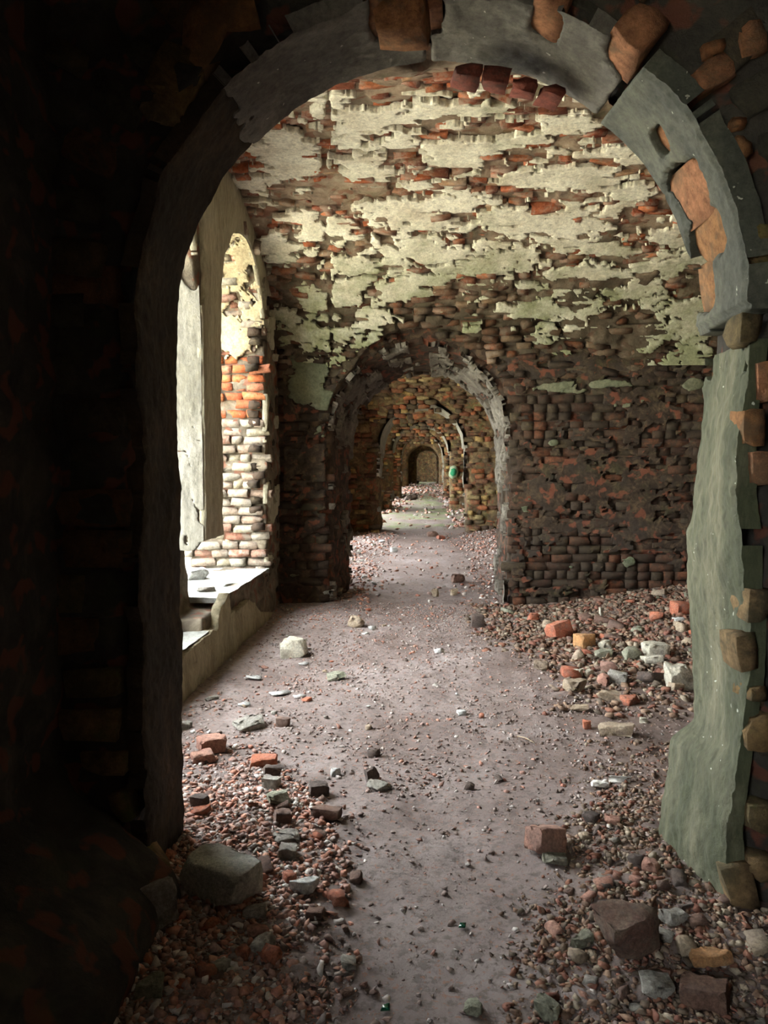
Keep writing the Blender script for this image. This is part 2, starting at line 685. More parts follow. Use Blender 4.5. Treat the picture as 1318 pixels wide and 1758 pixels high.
M_BRICK_VAULT = mat_brick('vault_brick', RED, (0.46, 0.36, 0.28), 0.46, 0.7, 0.15, y_dark=(7.0, 8.4, (0.06, 0.048, 0.026), 0.8))
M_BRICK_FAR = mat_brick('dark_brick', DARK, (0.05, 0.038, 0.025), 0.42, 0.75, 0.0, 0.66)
M_BRICK_DEEP = mat_brick('ochre_brick', DARK + [(0.42, 0.30, 0.12), (0.36, 0.13, 0.06), (0.30, 0.24, 0.12), (0.26, 0.10, 0.05)], (0.17, 0.12, 0.06), 0.5, 0.7, 0.15)
M_BRICK_JAMB = mat_brick('jamb_brick', [(0.34, 0.16, 0.11), (0.34, 0.25, 0.19), (0.37, 0.34, 0.28), (0.33, 0.19, 0.14), (0.36, 0.31, 0.25), (0.35, 0.28, 0.22), (0.37, 0.33, 0.24)], (0.36, 0.33, 0.27), 0.5, 0.75, 0, 0.8)
M_BRICK_NEAR = mat_brick('near_brick', [(0.12, 0.07, 0.035), (0.07, 0.058, 0.04), (0.10, 0.075, 0.04), (0.06, 0.055, 0.04), (0.14, 0.07, 0.035), (0.09, 0.075, 0.04), (0.05, 0.045, 0.035)], (0.055, 0.05, 0.035), 0.5, 0.75, 0.1)
M_BRICK_ORANGE = mat_brick('orange_brick', [(0.36, 0.165, 0.085), (0.32, 0.145, 0.065), (0.30, 0.15, 0.065)], (0.15, 0.10, 0.055), 0.48, 0.7)
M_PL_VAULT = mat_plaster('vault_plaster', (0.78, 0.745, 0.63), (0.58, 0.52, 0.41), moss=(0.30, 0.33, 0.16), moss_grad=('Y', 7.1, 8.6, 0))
M_PL_SIDE = mat_plaster('facade_plaster', (0.21, 0.20, 0.17), (0.14, 0.13, 0.10), streak=True)
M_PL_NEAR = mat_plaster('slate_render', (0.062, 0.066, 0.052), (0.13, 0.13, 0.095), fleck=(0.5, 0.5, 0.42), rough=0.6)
M_PL_JAMB = mat_plaster('algae_render', (0.065, 0.073, 0.04), (0.21, 0.20, 0.13), streak=True, fleck=(0.55, 0.58, 0.5), rough=0.5)
M_PL_FAR = mat_plaster('arch_render', (0.11, 0.095, 0.075), (0.24, 0.22, 0.18), streak=False)


def mat_floor():
    m, nt, b = new_mat('trodden_dirt')
    t = NT(nt)
    p = t.pos()
    c = t.ramp(t.noise(p, 1.3, 6, 0.7, 0.3), [(0.32, (0.16, 0.118, 0.10)), (0.5, (0.255, 0.205, 0.185)), (0.7, (0.35, 0.30, 0.28))])
    c = t.mix(t.math('MULTIPLY', sharp(t, t.noise(p, 26, 4, 0.7, 0, 3), 0.5, 0.6), 0.55), c, (0.09, 0.065, 0.055))
    c = t.mix(t.math('MULTIPLY', sharp(t, t.noise(p, 50, 3, 0.6, 0, 7), 0.6, 0.66), 0.8), c, (0.30, 0.15, 0.10))
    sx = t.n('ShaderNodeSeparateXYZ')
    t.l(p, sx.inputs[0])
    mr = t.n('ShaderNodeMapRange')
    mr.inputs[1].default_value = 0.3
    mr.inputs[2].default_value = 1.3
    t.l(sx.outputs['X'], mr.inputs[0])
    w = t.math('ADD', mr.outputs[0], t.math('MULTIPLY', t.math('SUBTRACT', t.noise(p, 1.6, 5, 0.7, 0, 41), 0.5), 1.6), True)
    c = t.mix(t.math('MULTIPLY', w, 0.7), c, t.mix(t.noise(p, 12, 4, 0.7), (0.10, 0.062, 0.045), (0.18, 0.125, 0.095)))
    far = t.n('ShaderNodeMapRange')
    far.inputs[1].default_value = 16.8
    far.inputs[2].default_value = 18
    t.l(sx.outputs['Y'], far.inputs[0])
    g = t.math('MULTIPLY', far.outputs[0], sharp(t, t.noise(p, 1.1, 5, 0.7, 0, 31), 0.44, 0.56))
    c = t.mix(t.math('MULTIPLY', g, 0.6), c, (0.16, 0.24, 0.06))
    t.l(c, b.inputs['Base Color'])
    b.inputs['Roughness'].default_value = 0.72
    b.inputs['Specular IOR Level'].default_value = 0.4
    t.bump(b, t.noise(p, 55, 6, 0.8), 1.0, 0.012)
    return m


def mat_stone(name, base, alt, dirt, amt=0.6, rough=0.85):
    m, nt, b = new_mat(name)
    t = NT(nt)
    tc = t.n('ShaderNodeTexCoord').outputs['Object']
    p = t.pos()
    c = t.mix(sharp(t, t.noise(p, 9, 5, 0.7, 0.3), 0.42, 0.62), base, alt)
    c = t.mix(t.math('MULTIPLY', sharp(t, t.noise(p, 22, 5, 0.75, 0, 3), 0.5, 0.62), amt), c, dirt)
    c = t.mix(1.0, c, t.ramp(t.noise(p, 75, 4, 0.8, 0, 6), [(0.3, (0.5, 0.5, 0.5)), (0.7, (1.45, 1.42, 1.38))]), 'MULTIPLY')
    c = t.mix(t.math('MULTIPLY', sharp(t, t.noise(p, 5, 4, 0.7, 0, 16), 0.5, 0.6), 0.35), c, (0.17, 0.135, 0.12))
    t.l(c, b.inputs['Base Color'])
    b.inputs['Roughness'].default_value = rough
    t.bump(b, t.noise(p, 40, 8, 0.8), 1.0, 0.014)
    return m


def mat_gravel(name, cols):
    m, nt, b = new_mat(name)
    t = NT(nt)
    n = len(cols)
    c = t.ramp(t.rnd(), [(i / n, col) for i, col in enumerate(cols)], 'CONSTANT')
    v = t.ramp(t.noise(t.pos(), 40, 3, 0.7), [(0.3, (0.6, 0.6, 0.6)), (0.7, (1.25, 1.22, 1.2))])
    t.l(t.mix(1.0, c, v, 'MULTIPLY'), b.inputs['Base Color'])
    t.bump(b, t.noise(t.pos(), 120, 4, 0.7), 0.6, 0.004)
    return m


M_FLOOR = mat_floor()
M_GRAVEL = mat_gravel('brick_gravel', [(0.44, 0.21, 0.15), (0.30, 0.18, 0.145), (0.36, 0.26, 0.225), (0.50, 0.29, 0.215), (0.24, 0.17, 0.145), (0.42, 0.38, 0.345), (0.33, 0.20, 0.16), (0.56, 0.53, 0.49), (0.28, 0.235, 0.21), (0.46, 0.24, 0.17)])
M_GRAVEL_BROWN = mat_gravel('heap_gravel', [(0.19, 0.12, 0.08), (0.14, 0.09, 0.062), (0.25, 0.17, 0.115), (0.21, 0.10, 0.065), (0.29, 0.245, 0.18), (0.17, 0.13, 0.095), (0.19, 0.085, 0.06), (0.12, 0.095, 0.07)])
M_DIRTBIT = mat_gravel('dirt_clods', [(0.24, 0.185, 0.165), (0.28, 0.225, 0.20), (0.19, 0.145, 0.125), (0.32, 0.265, 0.235), (0.32, 0.19, 0.15), (0.42, 0.39, 0.36)])
STONE = {
    'grey': mat_stone('grey_stone', (0.31, 0.30, 0.26), (0.44, 0.43, 0.38), (0.15, 0.14, 0.115)),
    'boulder': mat_stone('dark_boulder', (0.14, 0.075, 0.055), (0.20, 0.15, 0.11), (0.07, 0.045, 0.035), 0.5),
    'block': mat_stone('weathered_block', (0.46, 0.47, 0.40), (0.58, 0.58, 0.52), (0.24, 0.25, 0.18), 0.5),
    'green': mat_stone('greenish_stone', (0.24, 0.25, 0.18), (0.36, 0.37, 0.28), (0.14, 0.14, 0.10)),
    'pale': mat_stone('pale_stone', (0.50, 0.48, 0.38), (0.62, 0.60, 0.50), (0.30, 0.28, 0.21), 0.5),
    'tan': mat_stone('tan_stone', (0.36, 0.29, 0.20), (0.46, 0.38, 0.28), (0.22, 0.15, 0.10), 0.5),
    'red': mat_stone('red_brick', (0.40, 0.13, 0.075), (0.50, 0.19, 0.11), (0.28, 0.19, 0.15), 0.5),
    'pink': mat_stone('pink_brick', (0.38, 0.20, 0.15), (0.46, 0.27, 0.20), (0.20, 0.11, 0.085), 0.5),
    'brown': mat_stone('brown_stone', (0.17, 0.10, 0.075), (0.25, 0.16, 0.12), (0.09, 0.055, 0.04), 0.5),
    'dark': mat_stone('dark_stone', (0.10, 0.08, 0.07), (0.16, 0.12, 0.10), (0.06, 0.05, 0.045), 0.5),
    'orange': mat_stone('orange_brick_chunk', (0.50, 0.26, 0.11), (0.42, 0.24, 0.12), (0.28, 0.20, 0.10), 0.5),
    'white': mat_stone('white_plaster_chunk', (0.68, 0.70, 0.68), (0.55, 0.58, 0.56), (0.40, 0.38, 0.34), 0.35),
}


def flat_mat(name, col, rough=0.8):
    m, nt, b = new_mat(name)
    t = NT(nt)
    c = t.mix(sharp(t, t.noise(t.pos(), 20, 4, 0.7), 0.4, 0.7), col, tuple(x * 0.75 for x in col))
    t.l(c, b.inputs['Base Color'])
    b.inputs['Roughness'].default_value = rough
    return m


# ------------------------------------------------------------------ floor and outside
PL_Y = [0, 2.0, 3.0, 3.6, 4.2, 9, 60]
PL_X = [-0.15, -0.20, -0.30, -0.55, -1.2, -1.45, -1.3]
PR_Y = [0, 2.0, 2.8, 4.0, 5.0, 6.0, 8.0, 9.5, 12, 16, 60]
PR_X = [0.2, 0.28, 0.5, 0.85, 0.72, 0.62, 0.42, 0.35, 0.5, 0.5, 0.4]


def floor_h(x, y):
    x, y = np.asarray(x, float), np.asarray(y, float)
    P = np.stack([x.ravel(), y.ravel(), np.zeros(x.size)], 1)
    n = (0.035 * fbm(P, 0.9, 3, 3) + 0.02 * fbm(P, 5, 3, 9)).reshape(x.shape)
    h = n + 0.24 * sstep(1.0, 3.0, x) * sstep(5.4, 8.2, y) * (y < 9.2)
    h = h + 0.10 * sstep(0.8, 1.6, x) * sstep(9.3, 10, y)
    h = h + 0.07 * sstep(0.1, 0.9, x) * sstep(2.0, 2.3, y) * (1 - sstep(3.0, 3.9, y))
    h = h + 0.06 * sstep(-0.2, -0.9, x) * (1 - sstep(2.9, 3.9, y))
    h = h + np.interp(y, [0, 9, 16, 23, 28, 31, 36.5, 39, 41, 60], [0, 0.0, 0.15, 0.26, 0.28, 0.36, 0.52, 0.64, 0.62, 0.62])
    return h


def floor_patch(name, x0, x1, y0, y1, step):
    nu, nv = int((x1 - x0) / step) + 2, int((y1 - y0) / step) + 2
    U, V = np.meshgrid(np.linspace(x0, x1, nu), np.linspace(y0, y1, nv), indexing='ij')
    Z = floor_h(U, V)
    P = np.stack([U.ravel(), V.ravel(), Z.ravel()], 1)
    rough = sstep(-0.3, 0.3, np.maximum(P[:, 0] - np.interp(P[:, 1], PR_Y, PR_X), np.interp(P[:, 1], PL_Y, PL_X) - P[:, 0]))
    P[:, 2] += (0.009 + 0.010 * rough) * fbm(P, 15, 4, 77, 0.7)
    ii = np.arange(nu * nv).reshape(nu, nv)
    Q = np.stack([ii[:-1, :-1].ravel(), ii[1:, :-1].ravel(), ii[1:, 1:].ravel(), ii[:-1, 1:].ravel()], 1)
    return P, Q


P1, Q1 = floor_patch('floor', X_IN - 0.1, X_R + 0.1, 1.3, 9.6, 0.022)
P2, Q2 = floor_patch('floor', X_IN - 0.1, X_R + 0.1, 9.58, 62, 0.07)
P3, Q3 = floor_patch('floor', X_IN - 0.1, X_R + 0.1, -4.2, 1.4, 0.1)
floor = mk_obj('floor', mk_mesh('floor', np.concatenate([P1, P2, P3]), [Q1, Q2 + len(P1), Q3 + len(P1) + len(P2)], True), M_FLOOR, kind='structure')


def box(name, lo, hi, mat, parent=None, kind='structure'):
    (a, b, c), (d, e, f) = lo, hi
    V = [(x, y, z) for x in (a, d) for y in (b, e) for z in (c, f)]
    Q = [(0, 1, 3, 2), (4, 6, 7, 5), (0, 4, 5, 1), (2, 3, 7, 6), (0, 2, 6, 4), (1, 5, 7, 3)]
    return mk_obj(name, mk_mesh(name, V, [np.array(Q)]), mat, parent, kind)


box('light_leak_slab', (X_OUT, -4.5, -0.9), (X_R + 0.6, 60.5, -0.25), M_CORE_FAR)  # unseen slab added under the floor to stop light leaking in
M_GROUND = mat_plaster('pale_courtyard_gravel', (0.52, 0.50, 0.42), (0.40, 0.40, 0.30))
box('ground', (-60, -60, -0.6), (X_OUT + 0.05, 120, -0.25), M_GROUND)


# ------------------------------------------------------------------ vaults
def vault_of(i):
    y0 = ARCH[i][1] if i >= 0 else -4.0
    y1 = ARCH[i + 1][0] if i + 1 < len(ARCH) else 60.0
    return ((y0 + y1) / 2, (y1 - y0) / 2, 2.5, 1.45) if i >= 0 else ((y0 + y1) / 2, (y1 - y0) / 2, 3.25, 0.8)


class Vault:
    def __init__(s, yc, a, z0, b):
        s.p = (yc, a, z0, b)
        th = np.linspace(0, math.pi, 400)
        y, z = yc - a * np.cos(th), z0 + b * np.sin(th)
        s.s = np.concatenate([[0], np.cumsum(np.hypot(np.diff(y), np.diff(z)))])
        s.th = th
        s.L = s.s[-1]

    def __call__(s, u, v):
        yc, a, z0, b = s.p
        th = np.interp(v, s.s, s.th)
        P = np.stack([u, yc - a * np.cos(th), z0 + b * np.sin(th)], 1)
        N = np.stack([0 * u, b * np.cos(th), -a * np.sin(th)], 1)
        return P, N / np.linalg.norm(N, axis=1)[:, None]

    def zof(s, y):
        yc, a, z0, b = s.p
        return z0 + b * np.sqrt(np.clip(1 - ((y - yc) / a) ** 2, 0, 1))

    def sdf(s, G):       # negative inside the masonry
        yc, a, z0, b = s.p
        q = np.hypot((G[:, 1] - yc) / a, np.maximum(G[:, 2] - z0, 0) / b)
        return (1 - q) * min(a, b) * 1.15


def openings(P, i, grow=0.0):
    """signed distance to arch opening i, negative inside the opening"""
    yf, yb, (xf, rf, zf), (xb, rb, zb) = ARCH[i]
    t = np.clip((P[:, 1] - yf) / (yb - yf), 0, 1)
    x0, r, zc = xf + (xb - xf) * t, rf + (rb - rf) * t, zf + (zb - zf) * t
    x, z = P[:, 0] - x0, P[:, 2]
    if i == 0:
        r = r - np.where(x > 0, 0.09 * sstep(0.56, 0.46, z) * t, (0.06 * sstep(0.24, 0.36, z) * sstep(0.62, 0.50, z) + 0.03 * sstep(0.30, 0.1, z)) * t - 0.13 * sstep(0.34, 0.05, z))
    return np.where(z > zc, np.hypot(x, z - zc) - r, np.abs(x) - r) - grow


class Intrados:
    """u runs up the right jamb, over the arch, down the left jamb; v goes from front to back (0..1)"""
    def __init__(s, i):
        s.a = ARCH[i]
        s.L = 2 * s.a[2][2] + math.pi * s.a[2][1]
        s.depth = s.a[1] - s.a[0]

    def __call__(s, u, v):
        yf, yb, (xf, rf, zf), (xb, rb, zb) = s.a
        t = v
        x0, r, zc = xf + (xb - xf) * t, rf + (rb - rf) * t, zf + (zb - zf) * t
        k = s.L / (2 * zf + math.pi * rf)
        la = math.pi * rf
        ang = np.clip((u - zf) / rf, 0, math.pi)
        z = np.where(u < zf, u * zc / zf, np.where(u > zf + la, (s.L - u) * zc / zf, zc + r * np.sin(ang)))
        x = x0 + r * np.cos(ang)
        P = np.stack([x, yf + (yb - yf) * t, z], 1)
        N = np.stack([-np.cos(ang), 0 * u, -np.sin(ang)], 1)
        return P, N


def far_wall_noise(seed, amp=0.035, f=3.0):
    def fn(G):
        G2 = G * np.array([0.55, 0.55, 1.6])
        return amp * fbm(G, f, 4, seed, 0.55) + amp * 0.55 * cellstep(G2, 6.2, seed + 2)
    return fn


# ---- arch walls
WALLS = []
for i, A in enumerate(ARCH):
    yf, yb = A[0], A[1]
    near = i < 2
    h = 0.022 if i == 0 else (0.028 if i == 1 else (0.05 if i < 4 else 0.08))
    if i == 0:
        x0, x1, zt = -2.0, 4.3, 4.2
    else:
        x0, x1, zt = X_IN - 0.15, X_R + 0.15, 3.6
    if i == 0:
        x0, x1 = -1.65, 1.75

    def sdf(G, i=i, yf=yf, yb=yb, zt=zt):
        slab = np.maximum(yf + (0.015 if i == 0 else 0.034) - G[:, 1], G[:, 1] - yb)
        op = openings(G, i, 0.03 if i == 0 else 0.015)
        d = np.maximum(slab, -op)
        # worn arris
        corner = (0.045 if i == 0 else 0.10)
        d2 = corner - (op + (G[:, 1] - yf)) * 0.7071
        return np.maximum(d, d2 * 0.9)
    V, Q = surface_nets(sdf, (x0, yf - 0.2, -0.15), (x1, yb + 0.2, zt), h, far_wall_noise(20 + i, 0.03 if i == 0 else 0.042))
    wname = 'wall_front' if i == 0 else 'wall_back'
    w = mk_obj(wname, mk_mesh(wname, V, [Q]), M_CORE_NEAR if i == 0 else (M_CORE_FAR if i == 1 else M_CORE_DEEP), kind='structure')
    WALLS.append(w)
# solid continuation of the near arch wall to the sides, out of sight
box('wall_front', (1.7, 2.56, -0.1), (X_R + 0.2, 2.9, 4.2), M_CORE_NEAR)
box('wall_front', (-2.4, 2.56, -0.1), (-1.6, 2.9, 4.2), M_CORE_NEAR)

# ---- vault shells
VAULTS = []
CEIL = []
for i in range(-1, len(ARCH)):
    p = vault_of(i)
    vt = Vault(*p)
    VAULTS.append(vt)
    yc, a, z0, b = p

    def vsdf(G, vt=vt, i=i):
        yc = vt.p[0]
        d = np.maximum(vt.sdf(G) + 0.02, G[:, 2] - 4.25)
        if i >= 0:
            d = np.maximum(d, -openings(G, i, 0.02))
        if i + 1 < len(ARCH):
            far = openings(G, i + 1, 0.05)
            d = np.maximum(d, -np.where(G[:, 1] > yc, far, 9.0)) if i >= 0 else np.maximum(d, -far)
        return d
    if i == 0:
        V, Q = surface_nets(vsdf, (X_IN - 0.2, yc - a - 0.03, 2.3), (X_R + 0.1, yc + a + 0.10, 4.3), 0.024, far_wall_noise(50, 0.045, 3.0))
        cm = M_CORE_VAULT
    else:
        V, Q = surface_nets(vsdf, (X_IN - 0.4, yc - a - 0.03, 2.2), (X_R + 0.3, yc + a + 0.03, 4.3), 0.06 if i == 1 else 0.09, far_wall_noise(50 + i, 0.05, 2.5))
        cm = M_CORE_NEAR if i < 0 else M_CORE_DEEP
    me = mk_mesh('ceiling', V, [Q])
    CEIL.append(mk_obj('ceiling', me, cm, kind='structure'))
# earth covering the casemates
box('roof', (X_OUT, -4.5, 4.25), (X_R + 0.6, 60.5, 4.7), M_CORE_SIDE)
box('wall_right', (X_R + 0.05, -4.4, -0.3), (X_R + 0.5, 60.4, 4.3), M_CORE_FAR)
box('wall_end', (X_OUT, 55.5, -0.3), (X_R + 0.5, 56.0, 4.3), M_CORE_DEEP)
box('wall_behind', (X_OUT, -4.4, -0.3), (X_R + 0.5, -4.0, 4.3), M_CORE_NEAR)
# masonry between neighbouring vaults
for i in range(0, len(ARCH)):
    yf, yb = ARCH[i][0], ARCH[i][1]
    box('lintel_mass', (X_OUT, yf + 0.12, 3.55 if i else 3.9), (X_R + 0.2, yb - 0.12, 4.3), M_CORE_FAR)

# ------------------------------------------------------------------ window wall
SKIN_Y = [3.0, 4.96, 5.32, 5.72, 5.80, 6.03, 6.08, 6.14, 6.44, 6.77, 7.0, 7.28, 7.94, 8.2]
SKIN_Z = [0.26, 0.275, 0.30, 0.295, 0.43, 0.515, 0.41, 0.32, 0.32, 0.335, 0.26, 0.12, 0.0, -0.1]
PIER = (5.53, 6.0)


def win_sdf(G, ws):
    """negative inside an opening, above the sill"""
    d = np.full(len(G), 9.0)
    for (yc, hw, zs) in ws:
        y, z = G[:, 1] - yc, G[:, 2]
        d = np.minimum(d, np.where(z > zs, np.hypot(y, z - zs) - hw, np.abs(y) - hw))
    return d


def sill_z(x, y):
    z = 0.47 + 0 * x
    low = (x > -1.86 + 0.05 * np.sin(y * 7)) & (y < 5.8)
    z = np.where(low, 0.29, z)
    return z


def side_sdf_first(G):
    x, y, z = G.T
    slab = np.maximum(x - (X_IN - 0.02), X_OUT - x)
    w = win_sdf(G, WIN[0]) - 0.03 * (y > 6.5)
    op = np.maximum(w, sill_z(x, y) - z)
    d = np.maximum(slab, -op)
    # the foot of the pier has lost its inner half
    er = np.maximum(np.maximum(np.abs(y - 5.76) - 0.34, -1.86 - 0.10 * (z - 0.5) - x), np.maximum(z - 0.96, 0.40 - z))
    d = np.maximum(d, -er)
    return d


V, Q = surface_nets(side_sdf_first, (X_OUT - 0.15, 2.85, -0.15), (X_IN + 0.15, 8.62, 4.05), 0.026,
                    lambda G: far_wall_noise(80, 0.03, 3.5)(G) * (0.35 + 0.65 * sstep(5.9, 7.2, G[:, 1])))
wall_left = mk_obj('wall_left', mk_mesh('wall_left', V, [Q]), M_CORE_SIDE, kind='structure')
for i in range(1, len(ARCH)):
    y0 = ARCH[i][1] - 0.05
    y1 = (ARCH[i + 1][0] if i + 1 < len(ARCH) else 60) + 0.05
    ws = WIN[i]

    def sdf(G, ws=ws):
        x, y, z = G.T
        slab = np.maximum(x - (X_IN - 0.02), X_OUT - x)
        return np.maximum(slab, -np.maximum(win_sdf(G, ws), 0.22 - z))
    V, Q = surface_nets(sdf, (X_OUT - 0.2, y0, -0.15), (X_IN + 0.2, y1, 4.1), 0.06 if i == 1 else 0.1, far_wall_noise(90 + i, 0.03))
    mk_obj('wall_left', mk_mesh('wall_left', V, [Q]), M_CORE_DEEP if i < 5 else M_CORE_FAR, kind='structure')


def butt_sdf(G):  # seen left mass; unseen length towards the camera added to shade the near face
    x, y, z = G.T
    face = -1.22 + 0.42 * sstep(0.50, 0.10, z) * sstep(2.75, 2.45, y)
    return np.maximum(np.maximum(x - face, 0.7 - y), y - 2.56)


V, Q = surface_nets(butt_sdf, (-1.6, 0.5, -0.2), (-0.6, 2.8, 4.2), 0.04, far_wall_noise(97, 0.03))
mk_obj('wall_left', mk_mesh('wall_left', V, [Q]), M_CORE_NEAR, kind='structure')
box('wall_left', (-1.70, -4.2, -0.2), (-1.60, -3.3, 4.2), M_CORE_NEAR)  # gap between these boxes is the added window, out of view
box('wall_left', (-1.70, -1.1, -0.2), (-1.60, 0.75, 4.2), M_CORE_NEAR)
box('wall_left', (-1.70, -3.3, -0.2), (-1.60, -1.1, 0.8), M_CORE_NEAR)
box('wall_left', (-1.70, -3.3, 3.0), (-1.60, -1.1, 4.2), M_CORE_NEAR)

# side wall of the first bay seen beyond the near arch on the window side of the corner
box('wall_left', (X_OUT, 8.45, -0.2), (X_IN - 0.02, 9.6, 4.2), M_CORE_FAR)

# ------------------------------------------------------------------ brick courses and plaster
VT = VAULTS[1]


# - plaster left on the first vault, measured off the photograph and laid on the vault surface
def to_vault(px, py):
    r = ray(px, py)
    t = np.linspace(3, 12, 3000)
    P = CAM + r[None] * t[:, None]
    s = VT.sdf(P)
    k = np.nonzero((s[:-1] > 0) & (s[1:] <= 0) & (P[:-1, 1] > VT.p[0] - 2.2))[0]
    if len(k):
        p = P[k[0]]
    else:
        p = hit_plane(px, py, 1, ARCH[1][0])
        return p[0], VT.L + (2.5 - p[2])
    yc, a, z0, b = VT.p
    th = math.atan2((p[2] - z0) / b, -(p[1] - yc) / a)
    return p[0], float(np.interp(th, VT.th, VT.s))


PATCH = [  # px x, px y, half width px, half height px
    (490, 265, 70, 45), (620, 205, 75, 26), (570, 165, 30, 14), (800, 185, 75, 10), (730, 190, 40, 10), (985, 210, 60, 17),
    (790, 265, 60, 30), (620, 290, 40, 28), (905, 305, 45, 14), (1000, 300, 80, 25), (560, 390, 60, 22), (640, 355, 30, 12), (520, 375, 40, 16),
    (770, 345, 60, 22), (860, 370, 60, 25), (710, 430, 85, 28), (600, 455, 45, 24), (535, 510, 25, 32), (595, 500, 35, 25),
    (690, 500, 40, 16), (960, 390, 90, 24), (1080, 330, 60, 14), (1150, 410, 40, 8), (840, 455, 90, 18), (1000, 470, 80, 14), (920, 530, 60, 16),
    (1080, 500, 60, 14), (1050, 430, 60, 14), (430, 310, 30, 30), (1110, 270, 50, 14), (740, 480, 60, 10), (1130, 460, 40, 12), (470, 410, 30, 12), (900, 240, 40, 12), (690, 240, 30, 10),
]
_pv = []
for (px, py, rx, ry) in PATCH:
    u, s = to_vault(px, py)
    u1, _ = to_vault(px + rx, py)
    _, s0 = to_vault(px, py - ry)
    _, s1 = to_vault(px, py + ry)
    _pv.append((u, s, max(abs(u1 - u), 0.08), max(abs(s1 - s0) / 2, 0.06)))
CRACK = [to_vault(*q) for q in ((566, 150), (560, 235), (552, 330), (562, 430), (566, 520), (570, 600))]
CRACK2 = [to_vault(*q) for q in ((570, 350), (640, 395), (700, 440), (745, 470))]
CRACK3 = [to_vault(*q) for q in ((420, 250), (450, 300), (465, 335))]


def seg_dist(U, V, pts):
    d = np.full(len(U), 9.0)
    for (a, b), (c, e) in zip(pts[:-1], pts[1:]):
        t = np.clip(((U - a) * (c - a) + (V - b) * (e - b)) / max((c - a) ** 2 + (e - b) ** 2, 1e-6), 0, 1)
        d = np.minimum(d, np.hypot(U - a - t * (c - a), V - b - t * (e - b)))
    return d


def vault_field(U, V, P):
    f = np.full(len(U), -1.0)
    for (u, s, ru, rs) in _pv:
        f = np.maximum(f, 1 - np.hypot((U - u) / ru, (V - s) / rs))
    # unseen parts of the vault keep plaster patches of the same kind
    out = (V < _vis) | (U > 2.2)
    Q = np.stack([U * 0.9, V * 1.3, 0 * U], 1)
    g = fbm(Q, 1.6, 3, 5) * 1.2 - 0.05
    f = np.where(out, np.maximum(f, g), np.maximum(f, g - 0.30))
    Q2 = np.stack([U, V, 0 * U], 1)
    f = f + 0.5 * fbm(Q2 * np.array([0.7, 1.3, 1]), 5.5, 5, 11, 0.7) + 0.45 * cellstep(Q2 * np.array([0.4, 1.0, 1]), 11, 13, 0.6) + 0.25 * cellstep(Q2 * np.array([0.5, 1.0, 1]), 25, 14, 0.6) - 0.02
    f = f - 0.9 * (1 - sstep(0.0, 0.035, seg_dist(U, V, CRACK))) - 0.7 * (1 - sstep(0.0, 0.03, seg_dist(U, V, CRACK2))) - 0.6 * (1 - sstep(0.0, 0.02, seg_dist(U, V, CRACK3)))
    w = fbm(Q2 + 0.15 * np.stack([fbm(Q2, 3, 2, 71), fbm(Q2, 3, 2, 72), 0 * U], 1), 2.1, 3, 73)
    f = f - 0.35 * (1 - sstep(0.0, 0.022, np.abs(w)))
    a = openings(P, 1, 0.1)
    f = np.where(P[:, 1] < 4.0, np.minimum(f, openings(P, 0, 0.25) * 3), f)
    return np.where(P[:, 1] > 8.1, np.minimum(f, a * 3), f)


_vis = to_vault(800, 120)[1]
ceil1 = CEIL[1]
plaster(ceil1, VT, X_IN + 0.02, X_R, 0.3, VT.L - 0.12, 0.02, vault_field, 0.020, M_PL_VAULT, keep=60, rough=0.013, seed=3)


def keep_vault(U, V, P):
    return ((P[:, 1] > 4.0) | (openings(P, 0, 0.25) > 0)) & (vault_field(U, V, P) < 0.12) & ((P[:, 1] < 8.1) | (openings(P, 1, 0.12) > 0))


def warpS(S, amp=0.03, seed=0):
    def fn(u, v):
        P, N = S(u, v)
        return P + N * (amp * fbm(P, 2.4, 3, seed))[:, None], N
    return fn


Mx = courses(warpS(VT, 0.05, 31), X_IN, X_R, 0.2, VT.L, 0.078, [0.25, 0.13, 0.2], keep_vault, (-0.05, 0.02), 0.012, 0.11, 0.22, 0.12)
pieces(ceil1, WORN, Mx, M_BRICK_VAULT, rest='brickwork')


# - far wall of the first bay
def S_back(u, v):
    n = len(u)
    return np.stack([u, np.full(n, ARCH[1][0]), v], 1), np.tile([0.0, -1.0, 0.0], (n, 1))


def keep_back(U, V, P):
    return openings(P, 1, 0.06) > 0


wb = WALLS[1]
Mx = courses(warpS(S_back, 0.06, 33), X_IN, X_R, 0.0, 2.52, 0.097, [0.25, 0.13, 0.13], keep_back, (-0.024, 0.010), 0.007, 0.13, 0.05, 0.03)
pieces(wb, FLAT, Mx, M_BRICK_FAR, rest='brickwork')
# irregular broken stones above the springing, around the arch head
Mx2 = courses(warpS(S_back, 0.10, 35), X_IN, X_R, 2.5, 3.45, 0.085, [0.25, 0.14, 0.18], lambda U, V, P: (openings(P, 1, 0.10) > 0) & (P[:, 2] < VT.zof(np.full(len(U), 8.35)) + 0.15), (-0.06, 0.05), 0.01, 0.16, 0.15, 0.16)
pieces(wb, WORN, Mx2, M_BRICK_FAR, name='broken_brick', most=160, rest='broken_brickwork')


def crust(U, V, P):
    Q = np.stack([U, V * 1.3, 0 * U], 1)
    f = 0.9 * fbm(Q, 1.7, 5, 191, 0.65) + 0.3 * cellstep(Q * np.array([0.5, 1, 1]), 9, 192, 0.6) - 0.06
    return np.minimum(f, openings(P, 1, 0.05) * 4)


M_CRUST = mat_core('dark_mortar_crust', (0.018, 0.013, 0.009), (0.05, 0.034, 0.022), (0.13, 0.09, 0.05), 0.1, 2.0)
plaster(wb, S_back, X_IN + 0.05, 3.6, 0.1, 3.3, 0.022, crust, 0.016, M_CRUST, keep=14, rough=0.016, seed=19, name='mortar_crust')


